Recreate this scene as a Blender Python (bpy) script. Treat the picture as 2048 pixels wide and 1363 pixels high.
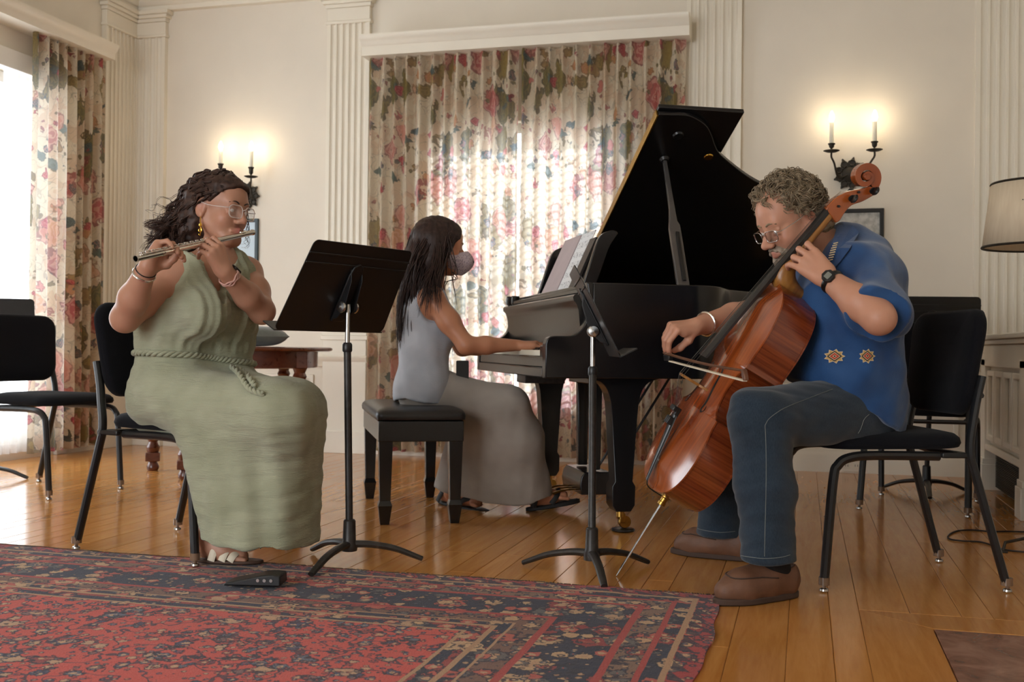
import bpy, math, random
import numpy as np
from mathutils import Vector, Matrix

for o in list(bpy.data.objects): bpy.data.objects.remove(o, do_unlink=True)
SC = bpy.context.scene
COL = SC.collection
PI = math.pi
rnd = random.Random(7)

# ------------------------------------------------------------------ camera
F_PX, CX, CY, CAM_H = 2156.0, 1024.0, 681.5, 0.73
YAW, PITCH, ROLL = math.radians(15.2), math.radians(.36), math.radians(.66)
FW = np.array([-math.sin(YAW)*math.cos(PITCH), math.cos(YAW)*math.cos(PITCH), math.sin(PITCH)])
_r0 = np.array([math.cos(YAW), math.sin(YAW), 0.0]); _u0 = np.cross(_r0, FW)
RT = _r0*math.cos(ROLL)+_u0*math.sin(ROLL)
UP = -_r0*math.sin(ROLL)+_u0*math.cos(ROLL)
CAM = np.array([0, 0, CAM_H])
cd = bpy.data.cameras.new('camera'); cam = bpy.data.objects.new('camera', cd); COL.objects.link(cam)
cd.sensor_width = 36; cd.lens = F_PX/2048*36; cd.clip_start = .05; cd.clip_end = 100
cam.matrix_world = Matrix(((RT[0], UP[0], -FW[0], CAM[0]), (RT[1], UP[1], -FW[1], CAM[1]), (RT[2], UP[2], -FW[2], CAM[2]), (0, 0, 0, 1)))
cd.dof.use_dof = True; cd.dof.focus_distance = 3.5; cd.dof.aperture_fstop = 5.6
SC.camera = cam

def ray(x, y): return FW+RT*(x-CX)/F_PX-UP*(y-CY)/F_PX
def W(x, y, d): return CAM+ray(x, y)*d          # the point seen at (x, y), d metres into the room
def FL(x, y, z=0.0):
    r = ray(x, y); return CAM+r*((z-CAM_H)/r[2])
def PY(x, y, Y):
    r = ray(x, y); return CAM+r*(Y/r[1])
def PX(x, y, X):
    r = ray(x, y); return CAM+r*(X/r[0])

# ------------------------------------------------------------------ light and exposure
w = bpy.data.worlds.new('daylight'); SC.world = w; w.use_nodes = True
bg = w.node_tree.nodes['Background']; bg.inputs[0].default_value = (.90, .95, 1.0, 1); bg.inputs[1].default_value = 2.6
def light(name, kind, loc, energy, color=(1, 1, 1), size=None, size_y=None, direction=None):
    l = bpy.data.lights.new(name, kind); l.energy = energy; l.color = color
    o = bpy.data.objects.new(name, l); COL.objects.link(o); o.location = loc
    if kind == 'AREA':
        l.shape = 'RECTANGLE'; l.size = size; l.size_y = size_y
    if direction is not None: o.rotation_euler = Vector(direction).to_track_quat('-Z', 'Y').to_euler()
    return o
sun = light('sun', 'SUN', (0, 9, 5), 2.8, (.93, .96, 1), direction=(-.10, -.80, -.50)); sun.data.angle = .02
def portal(name, loc, sx, sy, d):
    o = light(name, 'AREA', loc, 1, size=sx, size_y=sy, direction=d); o.data.cycles.is_portal = True
portal('window_portal_back', (-1.78, 6.98, 1.3), 1.3, 2.1, (0, -1, 0))
portal('room_portal', (-3.1, -2.98, 1.7), 3.2, 3.3, (0, 1, 0))
SC.view_settings.view_transform = 'Standard'; SC.view_settings.look = 'None'
SC.view_settings.gamma = 1; SC.view_settings.use_curve_mapping = False
SC.view_settings.exposure = 1.45

# ------------------------------------------------------------------ helpers
def tag(o, label=None, cat=None, group=None, kind=None):
    if label: o['label'] = label
    if cat: o['category'] = cat
    if group: o['group'] = group
    if kind: o['kind'] = kind
    return o
def thing(name, label, cat, loc=(0, 0, 0), rz=0.0, group=None):
    o = bpy.data.objects.new(name, None); COL.objects.link(o); o.empty_display_size = .1
    o.location = loc; o.rotation_euler = (0, 0, rz)
    return tag(o, label, cat, group)
def copy_tree(o, parent=None):
    c = o.copy(); COL.objects.link(c)
    if parent: c.parent = parent
    for ch in list(o.children): copy_tree(ch, c)
    return c
def basis(o):
    m = o.matrix_basis.copy()
    return basis(o.parent) @ o.matrix_parent_inverse @ m if o.parent else m

def frame(a, up=(0, 0, 1)):
    a = np.asarray(a, float); a = a/np.linalg.norm(a)
    up = np.asarray(up, float)
    if abs(a@up)/np.linalg.norm(up) > .98: up = np.array([1., 0, 0]) if abs(a[0]) < .9 else np.array([0, 1., 0])
    s = np.cross(up, a); s /= np.linalg.norm(s); t = np.cross(a, s)
    return s, t, a
def catmull(P, n=8, closed=False):
    P = [np.asarray(p, float) for p in P]; out = []
    N = len(P); rng = range(N if closed else N-1)
    for i in rng:
        if closed: p0, p1, p2, p3 = P[i-1], P[i], P[(i+1) % N], P[(i+2) % N]
        else: p0, p1, p2, p3 = P[max(i-1, 0)], P[i], P[i+1], P[min(i+2, N-1)]
        for k in range(n):
            t = k/n
            out.append(.5*((2*p1)+(-p0+p2)*t+(2*p0-5*p1+4*p2-p3)*t*t+(-p0+3*p1-3*p2+p3)*t**3))
    if not closed: out.append(P[-1])
    return out

class MB:
    def __init__(s): s.v = []; s.f = []; s.uv = None
    def add(s, v, f):
        b = len(s.v); s.v += [tuple(map(float, p)) for p in v]; s.f += [tuple(b+i for i in q) for q in f]; return s
    def box(s, x0, x1, y0, y1, z0, z1, M=None):
        v = [(x, y, z) for z in (z0, z1) for y in (y0, y1) for x in (x0, x1)]
        if M is not None: v = [M @ Vector(p) for p in v]
        return s.add(v, [(0, 2, 3, 1), (4, 5, 7, 6), (0, 1, 5, 4), (2, 6, 7, 3), (0, 4, 6, 2), (1, 3, 7, 5)])
    def tube(s, pts, r, n=8, cap=True, flat=1.0, up=(0, 0, 1), closed=False):
        pts = [np.asarray(p, float) for p in pts]; N = len(pts)
        rs = r if isinstance(r, (list, tuple, np.ndarray)) else [r]*N
        V = []; prev = None
        for i, p in enumerate(pts):
            if closed: a = pts[(i+1) % N]-pts[i-1]
            else: a = pts[min(i+1, N-1)]-pts[max(i-1, 0)]
            if prev is None: S, T, A = frame(a, up)
            else:
                A = a/np.linalg.norm(a); S = prev-A*(prev@A); S /= np.linalg.norm(S); T = np.cross(A, S)
            prev = S
            for k in range(n):
                t = 2*PI*k/n; V.append(p+(S*math.cos(t)+T*math.sin(t)*flat)*rs[i])
        Fc = []
        for i in range(N if closed else N-1):
            j = (i+1) % N
            for k in range(n): Fc.append((i*n+k, i*n+(k+1) % n, j*n+(k+1) % n, j*n+k))
        if cap and not closed: Fc += [tuple(range(n-1, -1, -1)), tuple((N-1)*n+k for k in range(n))]
        return s.add(V, Fc)
    def lathe(s, prof, n=20, M=None, cap=True, a0=0.0, a1=2*PI):
        full = abs(a1-a0-2*PI) < 1e-6; m = n if full else n+1
        V = []
        for r, z in prof:
            for k in range(m):
                t = a0+(a1-a0)*k/n; p = Vector((r*math.cos(t), r*math.sin(t), z)); V.append(M @ p if M is not None else p)
        Fc = []
        for i in range(len(prof)-1):
            for k in range(n):
                k2 = (k+1) % m; Fc.append((i*m+k, i*m+k2, (i+1)*m+k2, (i+1)*m+k))
        if cap and full:
            if prof[0][0] > 1e-5: Fc.append(tuple(range(m-1, -1, -1)))
            if prof[-1][0] > 1e-5: Fc.append(tuple((len(prof)-1)*m+k for k in range(m)))
        return s.add(V, Fc)
    def prism(s, poly, h0, h1, M=None):
        n = len(poly); a = sum(poly[i-1][0]*poly[i][1]-poly[i][0]*poly[i-1][1] for i in range(n))
        if a < 0: poly = poly[::-1]
        V = [Vector((x, y, h)) for h in (h0, h1) for x, y in poly]
        if M is not None: V = [M @ p for p in V]
        Fc = [tuple(range(n-1, -1, -1)), tuple(range(n, 2*n))]+[(i, (i+1) % n, n+(i+1) % n, n+i) for i in range(n)]
        return s.add(V, Fc)
    def ring(s, outer, inner, h0, h1, M=None):
        n = len(outer); V = [Vector((x, y, h)) for h in (h0, h1) for P in (outer, inner) for x, y in P]
        if M is not None: V = [M @ p for p in V]
        Fc = []
        for i in range(n):
            j = (i+1) % n
            Fc += [(i, j, 2*n+j, 2*n+i), (n+j, n+i, 3*n+i, 3*n+j), (2*n+i, 2*n+j, 3*n+j, 3*n+i), (j, i, n+i, n+j)]
        return s.add(V, Fc)
    def grid(s, fn, nu, nv, uvfn=None):
        V = [fn(i/nu, j/nv) for j in range(nv+1) for i in range(nu+1)]
        Fc = [(j*(nu+1)+i, j*(nu+1)+i+1, (j+1)*(nu+1)+i+1, (j+1)*(nu+1)+i) for j in range(nv) for i in range(nu)]
        if uvfn: s.uv = [uvfn(i/nu, j/nv) for j in range(nv+1) for i in range(nu+1)]
        return s.add(V, Fc)
    def build(s, name, m, parent=None, smooth=True, bevel=0.0, world=False, angle=35, seg=2, solid=0.0):
        me = bpy.data.meshes.new(name); me.from_pydata(s.v, [], s.f); me.update()
        if s.uv:
            uvl = me.uv_layers.new(name='cloth')
            for li, l in enumerate(me.loops): uvl.data[li].uv = s.uv[l.vertex_index]
        if smooth:
            me.polygons.foreach_set('use_smooth', [True]*len(me.polygons)); me.set_sharp_from_angle(angle=math.radians(angle))
        o = bpy.data.objects.new(name, me); COL.objects.link(o)
        if m: me.materials.append(m)
        if parent:
            o.parent = parent
            if world: o.matrix_parent_inverse = basis(parent).inverted()
        if solid:
            sd = o.modifiers.new('thickness', 'SOLIDIFY'); sd.thickness = solid; sd.offset = 0
        if bevel:
            b = o.modifiers.new('edge', 'BEVEL'); b.width = bevel; b.segments = seg; b.limit_method = 'ANGLE'; b.angle_limit = math.radians(40)
        return o
def rot(axis, deg): return Matrix.Rotation(math.radians(deg), 4, axis)
def tr(x, y, z): return Matrix.Translation((x, y, z))
def mat_axes(o, x, y, z):
    return Matrix(((x[0], y[0], z[0], o[0]), (x[1], y[1], z[1], o[1]), (x[2], y[2], z[2], o[2]), (0, 0, 0, 1)))

# ------------------------------------------------------------------ materials
def srgb(r, g, b):
    f = lambda c: (c/255/12.92) if c/255 <= .04045 else ((c/255+.055)/1.055)**2.4
    return (f(r), f(g), f(b), 1)
class NT:
    def __init__(s, name):
        s.m = bpy.data.materials.new(name); s.m.use_nodes = True; s.t = s.m.node_tree
        s.b = s.t.nodes['Principled BSDF']; s.o = s.t.nodes['Material Output']
    def n(s, kind, **kw):
        x = s.t.nodes.new(kind)
        for k, v in kw.items(): setattr(x, k, v)
        return x
    def l(s, a, b): s.t.links.new(a, b)
    def val(s, x, sock):
        if hasattr(x, 'is_output') or isinstance(x, bpy.types.NodeSocket): s.l(x, sock)
        else: sock.default_value = x
    def math(s, op, a, b=0.0, c=0.0):
        x = s.n('ShaderNodeMath', operation=op)
        for i, q in enumerate((a, b, c)): s.val(q, x.inputs[i])
        return x.outputs[0]
    def mix(s, fac, a, b, blend='MIX'):
        x = s.n('ShaderNodeMix', data_type='RGBA', blend_type=blend)
        s.val(fac, x.inputs[0]); s.val(a, x.inputs[6]); s.val(b, x.inputs[7]); return x.outputs[2]
    def ramp(s, fac, stops, interp='LINEAR'):
        x = s.n('ShaderNodeValToRGB'); x.color_ramp.interpolation = interp
        e = x.color_ramp.elements
        while len(e) < len(stops): e.new(.5)
        for i, (p, c) in enumerate(stops): e[i].position = p; e[i].color = c
        s.val(fac, x.inputs[0]); return x.outputs[0]
    def coord(s, which='Object', scale=(1, 1, 1), loc=(0, 0, 0), rotz=0):
        tc = s.n('ShaderNodeTexCoord'); mp = s.n('ShaderNodeMapping')
        mp.inputs['Scale'].default_value = scale; mp.inputs['Location'].default_value = loc; mp.inputs['Rotation'].default_value = (0, 0, rotz)
        s.l(tc.outputs[which], mp.inputs[0]); return mp.outputs[0]
    def noise(s, vec, scale, detail=3, rough=.55, dist=0.0):
        x = s.n('ShaderNodeTexNoise'); s.l(vec, x.inputs['Vector'])
        x.inputs['Scale'].default_value = scale; x.inputs['Detail'].default_value = detail; x.inputs['Roughness'].default_value = rough; x.inputs['Distortion'].default_value = dist
        return x
    def voro(s, vec, scale, feature='F1', rnd=1.0):
        x = s.n('ShaderNodeTexVoronoi', feature=feature); s.l(vec, x.inputs['Vector'])
        x.inputs['Scale'].default_value = scale; x.inputs['Randomness'].default_value = rnd
        return x
    def bump(s, h, strength=.2, dist=.01):
        x = s.n('ShaderNodeBump'); s.l(h, x.inputs['Height']); x.inputs['Strength'].default_value = strength; x.inputs['Distance'].default_value = dist
        s.l(x.outputs[0], s.b.inputs['Normal']); return x
    def set(s, rough=None, metal=None, spec=None, coat=None, sss=None, color=None, sheen=None):
        b = s.b
        if color is not None: s.val(color, b.inputs['Base Color'])
        if rough is not None: s.val(rough, b.inputs['Roughness'])
        if metal is not None: b.inputs['Metallic'].default_value = metal
        if spec is not None: b.inputs['Specular IOR Level'].default_value = spec
        if coat: b.inputs['Coat Weight'].default_value = coat; b.inputs['Coat Roughness'].default_value = .08
        if sss: b.inputs['Subsurface Weight'].default_value = sss; b.inputs['Subsurface Radius'].default_value = (.012, .005, .003); b.inputs['Subsurface Scale'].default_value = 1.0
        if sheen: b.inputs['Sheen Weight'].default_value = sheen
        return s
def simple(name, c, rough=.5, metal=0.0, spec=.5, var=.12, vscale=12, bump=0.0, bscale=150, coat=0, sheen=0, sss=0, stretch=(1, 1, 1)):
    t = NT(name); v = t.coord('Object', stretch); n = t.noise(v, vscale)
    d = tuple(x*(1-var) for x in c[:3])+(1,); e = tuple(min(1, x*(1+var)) for x in c[:3])+(1,)
    t.set(rough, metal, spec, coat, sss, t.ramp(n.outputs[0], [(.3, d), (.7, e)]), sheen)
    if bump: t.bump(t.noise(v, bscale, 2).outputs[0], bump, .004)
    return t.m
M = {}
M['wall'] = simple('cream_plaster', srgb(226, 216, 200), .75, var=.03, vscale=2.5, bump=.05, bscale=14)
M['trim'] = simple('cream_gloss_paint', srgb(232, 223, 206), .42, var=.02, vscale=4)
M['white_trim'] = simple('white_paint', srgb(236, 232, 226), .42, var=.02, vscale=4)
M['ceiling'] = simple('ceiling_plaster', srgb(232, 224, 208), .8, var=.02)
M['black_lacquer'] = simple('satin_ebony_lacquer', srgb(20, 19, 20), .23, var=.1, spec=.5)
M['black_leather'] = simple('black_leather', srgb(30, 28, 28), .36, var=.1, bump=.12, bscale=180)
M['chair_cloth'] = simple('charcoal_chair_fabric', srgb(17, 17, 21), .95, var=.25, vscale=300, bump=.15, bscale=500, sheen=.04, spec=.15)
M['black_metal'] = simple('black_powder_coat', srgb(22, 22, 23), .38, var=.15, vscale=40, bump=.06, bscale=400)
M['worn_metal'] = simple('worn_dark_metal', srgb(50, 46, 43), .42, .35, var=.3, vscale=60)
M['steel'] = simple('brushed_steel', srgb(190, 188, 184), .25, 1.0, var=.08, vscale=30)
M['silver'] = simple('polished_silver', srgb(225, 222, 215), .14, 1.0, var=.04)
M['brass'] = simple('aged_brass', srgb(176, 138, 70), .3, 1.0, var=.15, vscale=40)
M['gold'] = simple('gold', srgb(225, 180, 80), .22, 1.0, var=.05)
M['iron'] = simple('dark_wrought_iron', srgb(58, 52, 44), .5, .6, var=.2, vscale=60)
M['glide'] = simple('clear_glide_plastic', srgb(120, 95, 75), .25, var=.1)
M['candle'] = simple('candle_sleeve', srgb(228, 222, 205), .6, var=.04)
M['ivory'] = simple('ivory_key', srgb(232, 224, 205), .3, var=.03)
M['ebony'] = simple('ebony_key', srgb(18, 17, 17), .3)
M['paper'] = simple('sheet_paper', srgb(225, 222, 215), .8, var=.04)
M['felt'] = simple('green_grey_cushion', srgb(92, 93, 84), .9, var=.12, vscale=30, bump=.2, bscale=300, sheen=.3)

def wood_mat(name, c1, c2, rough=.3, axis=1, rand=.0, scale=1.0, coat=0.0):
    t = NT(name); sc = [14*scale]*3; sc[axis] = 1.1*scale
    tc = t.n('ShaderNodeTexCoord'); oi = t.n('ShaderNodeObjectInfo'); off = t.n('ShaderNodeVectorMath', operation='MULTIPLY_ADD')
    cmb = t.n('ShaderNodeCombineXYZ')
    for i in range(3): t.l(oi.outputs['Random'], cmb.inputs[i])
    t.l(cmb.outputs[0], off.inputs[0]); off.inputs[1].default_value = (13, 7, 19); t.l(tc.outputs['Object'], off.inputs[2])
    mp = t.n('ShaderNodeMapping'); mp.inputs['Scale'].default_value = sc; t.l(off.outputs[0], mp.inputs[0])
    n = t.noise(mp.outputs[0], 1.6, 5, .6, 1.2); n2 = t.noise(mp.outputs[0], 9, 3, .6)
    g = t.math('ADD', t.math('MULTIPLY', n.outputs[0], .75), t.math('MULTIPLY', n2.outputs[0], .25))
    col = t.ramp(g, [(.3, c1), (.72, c2)])
    if rand:
        hsv = t.n('ShaderNodeHueSaturation'); t.l(col, hsv.inputs['Color'])
        t.l(t.math('ADD', t.math('MULTIPLY', oi.outputs['Random'], rand), 1-rand/2), hsv.inputs['Value']); col = hsv.outputs[0]
    t.set(t.math('ADD', t.math('MULTIPLY', n.outputs[0], .05), rough-.025), color=col, coat=coat)
    t.bump(n.outputs[0], .03, .002)
    return t.m
M['floor_wood'] = wood_mat('varnished_oak_plank', srgb(184, 120, 56), srgb(210, 150, 84), .15, 1, .16)
M['floor_base'] = simple('dark_subfloor', srgb(60, 38, 20), .6)
M['mahogany'] = wood_mat('dark_mahogany', srgb(66, 30, 18), srgb(112, 58, 36), .28, 0, 0, 1.0, .3)
M['walnut_bow'] = wood_mat('bow_stick_wood', srgb(70, 38, 22), srgb(110, 66, 40), .3, 0)

def hearth_mat():
    t = NT('brown_marble_hearth'); v = t.coord('Object'); n = t.noise(v, 6, 6, .65, 1.5)
    t.set(.22, color=t.ramp(n.outputs[0], [(.25, srgb(92, 58, 44)), (.5, srgb(140, 98, 80)), (.75, srgb(168, 128, 108))])); return t.m
M['hearth'] = hearth_mat()

def floral_mat():
    t = NT('floral_chintz'); uv = t.coord('UV'); base = srgb(218, 202, 176)
    wob = t.noise(uv, 8, 3); col = base
    bl = t.noise(t.coord('UV', loc=(5, 5, 0)), 6, 3); col = t.mix(t.math('MULTIPLY', t.math('GREATER_THAN', bl.outputs[0], .54), .55), col, srgb(206, 172, 138))
    for loc, sc, th_, c in (((0, 0, 0), 6.0, .0055, srgb(112, 100, 76)), ((3, 8, 0), 8.0, .0045, srgb(136, 108, 88)), ((9, 2, 0), 11.0, .006, srgb(100, 104, 84))):
        wv = t.n('ShaderNodeVectorMath', operation='MULTIPLY_ADD'); t.l(wob.outputs['Color'], wv.inputs[0]); wv.inputs[1].default_value = (.04, .04, 0); t.l(t.coord('UV', loc=loc), wv.inputs[2])
        st = t.noise(wv.outputs[0], sc, 1, .4); col = t.mix(t.math('MULTIPLY', t.math('LESS_THAN', t.math('ABSOLUTE', t.math('SUBTRACT', st.outputs[0], .5)), th_), .34), col, c)
    def layer(scale, stretch, loc, rz, thr, cols, keep, inner, alpha=.95, freq=60):
        nonlocal col
        vec = t.coord('UV', stretch, loc, rz); wv = t.n('ShaderNodeVectorMath', operation='MULTIPLY_ADD')
        t.l(wob.outputs['Color'], wv.inputs[0]); wv.inputs[1].default_value = (.09, .09, 0); t.l(vec, wv.inputs[2])
        vo = t.voro(wv.outputs[0], scale, rnd=.9); sep = t.n('ShaderNodeSeparateColor'); t.l(vo.outputs['Color'], sep.inputs[0])
        pet = t.noise(wv.outputs[0], scale*4, 2, .5)
        d = t.math('ADD', vo.outputs['Distance'], t.math('MULTIPLY', t.math('SUBTRACT', pet.outputs[0], .5), .45))
        m = t.math('MULTIPLY', t.math('LESS_THAN', d, thr), t.math('LESS_THAN', sep.outputs[0], keep))
        c = t.ramp(sep.outputs[1], cols, 'CONSTANT')
        c = t.mix(t.math('MULTIPLY', t.math('GREATER_THAN', t.math('SINE', t.math('MULTIPLY', d, freq)), .2), .5), c, inner)
        c = t.mix(t.math('MULTIPLY', t.math('GREATER_THAN', d, thr-.05), .45), c, srgb(84, 66, 52))
        col = t.mix(t.math('MULTIPLY', m, alpha), col, c)
    layer(5.4, (1, .6, 1), (1.3, .2, 0), .6, .40, [(0, srgb(118, 100, 40)), (.4, srgb(146, 122, 60)), (.75, srgb(96, 88, 44))], .75, srgb(160, 140, 78))
    layer(6.2, (.6, 1, 1), (4.3, 7.2, 0), .8, .34, [(0, srgb(128, 106, 50)), (.5, srgb(158, 124, 74))], .55, srgb(176, 146, 92))
    layer(8, (.7, 1, 1), (.1, 4.2, 0), .9, .28, [(0, srgb(54, 76, 80)), (.6, srgb(84, 96, 84))], .42, srgb(104, 122, 114))
    layer(4.6, (1, .85, 1), (7.7, 2.1, 0), .2, .40, [(0, srgb(176, 48, 56)), (.25, srgb(208, 132, 110)), (.5, srgb(202, 146, 98)), (.72, srgb(176, 92, 84))], .66, srgb(228, 188, 168), .85, 44)
    layer(9, (1, 1, 1), (2.7, 9.1, 0), .2, .32, [(0, srgb(172, 34, 48)), (.4, srgb(64, 84, 86)), (.6, srgb(188, 136, 76)), (.8, srgb(192, 104, 92))], .5, srgb(208, 136, 124))
    layer(16, (1, 1, 1), (6.7, 1.1, 0), .2, .26, [(0, srgb(112, 100, 50)), (.5, srgb(150, 76, 70)), (.8, srgb(72, 88, 84))], .4, srgb(176, 150, 120))
    dif = t.n('ShaderNodeBsdfDiffuse'); trn = t.n('ShaderNodeBsdfTranslucent'); mx = t.n('ShaderNodeMixShader'); mx.inputs[0].default_value = .45
    t.l(col, dif.inputs[0]); t.l(t.mix(.34, col, srgb(232, 240, 250)), trn.inputs[0]); t.l(dif.outputs[0], mx.inputs[1]); t.l(trn.outputs[0], mx.inputs[2]); t.l(mx.outputs[0], t.o.inputs[0])
    t.t.nodes.remove(t.b); return t.m
M['floral'] = floral_mat()
def sheer_mat():
    t = NT('white_sheer'); dif = t.n('ShaderNodeBsdfDiffuse'); trn = t.n('ShaderNodeBsdfTranslucent'); tp = t.n('ShaderNodeBsdfTransparent'); a = t.n('ShaderNodeMixShader'); b = t.n('ShaderNodeMixShader')
    wv = t.noise(t.coord('Object'), 400, 1); c = t.ramp(wv.outputs[0], [(.3, (.8, .8, .8, 1)), (.7, (.95, .95, .95, 1))])
    t.l(c, dif.inputs[0]); t.l(c, trn.inputs[0]); a.inputs[0].default_value = .6; t.l(dif.outputs[0], a.inputs[1]); t.l(trn.outputs[0], a.inputs[2])
    b.inputs[0].default_value = .35; t.l(a.outputs[0], b.inputs[1]); t.l(tp.outputs[0], b.inputs[2]); t.l(b.outputs[0], t.o.inputs[0]); t.t.nodes.remove(t.b); return t.m
M['sheer'] = sheer_mat()
def glass_mat():
    t = NT('window_glass'); tp = t.n('ShaderNodeBsdfTransparent'); gl = t.n('ShaderNodeBsdfGlossy'); gl.inputs['Roughness'].default_value = .02
    mx = t.n('ShaderNodeMixShader'); mx.inputs[0].default_value = .07
    n = t.noise(t.coord('Object'), 2, 1); c = t.ramp(n.outputs[0], [(0, (.93, .95, .96, 1)), (1, (.97, .98, .98, 1))]); t.l(c, tp.inputs[0])
    t.l(tp.outputs[0], mx.inputs[1]); t.l(gl.outputs[0], mx.inputs[2]); t.l(mx.outputs[0], t.o.inputs[0]); t.t.nodes.remove(t.b); return t.m
M['glass'] = glass_mat()
def emit_mat(name, c, s):
    t = NT(name); t.set(.4, color=c); t.b.inputs['Emission Color'].default_value = c; t.b.inputs['Emission Strength'].default_value = s; return t.m
M['bulb'] = emit_mat('warm_bulb', (1, .82, .55, 1), 14)
def shade_mat():
    t = NT('cream_lamp_shade'); n = t.noise(t.coord('Object', (1, 1, .1)), 60, 2); c = t.ramp(n.outputs[0], [(.3, srgb(232, 214, 186)), (.7, srgb(242, 226, 200))])
    dif = t.n('ShaderNodeBsdfDiffuse'); trn = t.n('ShaderNodeBsdfTranslucent'); mx = t.n('ShaderNodeMixShader'); mx.inputs[0].default_value = .3
    t.l(c, dif.inputs[0]); t.l(c, trn.inputs[0]); t.l(dif.outputs[0], mx.inputs[1]); t.l(trn.outputs[0], mx.inputs[2]); t.l(mx.outputs[0], t.o.inputs[0]); t.t.nodes.remove(t.b); return t.m
M['shade'] = shade_mat()

# ------------------------------------------------------------------ the room
BW, LW, RW, CH = 6.83, -4.72, 1.30, 3.42       # back wall, left wall, right wall, ceiling
floor = tag(MB().box(LW-.2, RW+.2, -3, BW+.2, -.12, -.014).build('floor', M['floor_base'], smooth=False), kind='structure')
def plank(poly):
    cx = sum(p[0] for p in poly)/len(poly); cy = sum(p[1] for p in poly)/len(poly)
    mb = MB(); n = len(poly); a = sum(poly[i-1][0]*poly[i][1]-poly[i][0]*poly[i-1][1] for i in range(n))
    if a < 0: poly = poly[::-1]
    def ins(d): return [(cx+(x-cx)*(1-d/max(abs(x-cx), .01)), cy+(y-cy)*(1-d/max(abs(y-cy), .01))) for x, y in poly]
    A, B = ins(.0005), ins(.002)
    V = [(x-cx, y-cy, -.014) for x, y in A]+[(x-cx, y-cy, -.0015) for x, y in A]+[(x-cx, y-cy, 0) for x, y in B]
    Fc = [tuple(range(2*n, 3*n))]+[(k*n+i, k*n+(i+1) % n, (k+1)*n+(i+1) % n, (k+1)*n+i) for k in (0, 1) for i in range(n)]
    o = mb.add(V, Fc).build('plank', M['floor_wood'], floor, smooth=False); o.location = (cx, cy, 0)
xs = [.0740, .1545, .2917, .4276, .5105]
while xs[-1] < RW: xs.append(xs[-1]+rnd.choice((.083, .11, .137)))
while xs[0] > LW: xs.insert(0, xs[0]-rnd.choice((.083, .11, .137)))
for i in range(len(xs)-1):
    y0 = 3.213 if xs[i] > .15 else 1.0
    y = y0; first = True
    while y < BW:
        L = rnd.uniform(1.4, 3.0)*(rnd.uniform(.3, 1) if first else 1); first = False
        e = min(y+L, BW)
        if BW-e < .4: e = BW
        plank([(xs[i], y), (xs[i+1], y), (xs[i+1], e), (xs[i], e)]); y = e
plank([(.1545, 1.0), (.335, 1.0), (.335, 3.052), (.1545, 3.213)])
plank([(.1545, 3.213), (.335, 3.052), (RW, 3.052), (RW, 3.213)])
for k in range(2):
    o = MB().box(-.27, .27, -.33, .33, -.014, .0).build('hearth_tile', M['hearth'], floor, smooth=False, bevel=.002)
    o.location = (.335+.272+.546*k, 3.05-.332, 0)
    o = o.copy(); COL.objects.link(o); o.location = (.335+.272+.546*k, 3.05-.332-.664, 0)

def wall_with_opening(name, mb): return tag(mb.build(name, M['wall'], smooth=False), kind='structure')
WX0, WX1, WZ0, WZ1 = -2.42, -1.14, .40, 2.22
mb = MB(); mb.box(LW-.2, WX0, BW, BW+.16, 0, CH).box(WX1, RW+.2, BW, BW+.16, 0, CH).box(WX0, WX1, BW, BW+.16, 0, WZ0).box(WX0, WX1, BW, BW+.16, WZ1, CH)
wall_with_opening('wall_back', mb)
LY0, LY1, LZ0, LZ1 = 3.9, 6.0, .10, 2.40
mb = MB(); mb.box(LW-.16, LW, -3, LY0, 0, CH).box(LW-.16, LW, LY1, BW, 0, CH).box(LW-.16, LW, LY0, LY1, 0, LZ0).box(LW-.16, LW, LY0, LY1, LZ1, CH)
wall_with_opening('wall_left', mb)
tag(MB().box(RW, RW+.16, -3, BW, 0, CH).build('wall_right', M['wall'], smooth=False), kind='structure')
tag(MB().box(-1.5, RW+.2, -3.1, -2.95, 0, CH).build('wall_light_block', M['wall'], smooth=False), kind='structure')  # unseen half wall, added behind the camera to cut light on the right
tag(MB().box(LW-.2, RW+.2, -3, BW+.2, CH, CH+.12).build('ceiling', M['ceiling'], smooth=False), kind='structure')

XYZ2 = Matrix(((0, 0, 1, 0), (-1, 0, 0, 0), (0, 1, 0, 0), (0, 0, 0, 1)))    # profile x -> -Y (into the room), y -> Z, extrude along X
def run_back(name, prof, x0, x1, m=None, y=BW):
    return tag(MB().prism(prof, x0, x1, tr(0, y, 0) @ XYZ2).build(name, m or M['trim'], angle=50), kind='structure')
XYL = Matrix(((1, 0, 0, 0), (0, 0, 1, 0), (0, 1, 0, 0), (0, 0, 0, 1)))      # profile x -> +X, y -> Z, extrude along Y
def run_left(name, prof, y0, y1, m=None):
    return tag(MB().prism(prof, y0, y1, tr(LW, 0, 0) @ XYL).build(name, m or M['trim'], angle=50), kind='structure')
crown = [(0, 3.12), (.05, 3.12), (.055, 3.15), (.075, 3.16), (.085, 3.20), (.11, 3.24), (.15, 3.28), (.19, 3.31), (.195, 3.36), (.22, 3.37), (.22, CH), (0, CH)]
run_back('trim_1', crown, LW, RW); run_left('trim_2', crown, -3, BW)
rail = [(0, .585), (.025, .59), (.03, .61), (.055, .63), (.06, .655), (.05, .665), (0, .67)]
for i, (a, b) in enumerate([(LW, -2.86), (-.73, RW)]): run_back('trim_%d' % (3+i), rail, a, b)
run_left('trim_5', rail, LY1+.08, BW)
bb = [(0, 0), (.022, 0), (.022, .10), (.018, .112), (.012, .118), (.01, .135), (0, .14)]
run_back('baseboard_back', bb, LW, RW); run_left('baseboard_left', bb, LY1+.05, BW)

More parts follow.
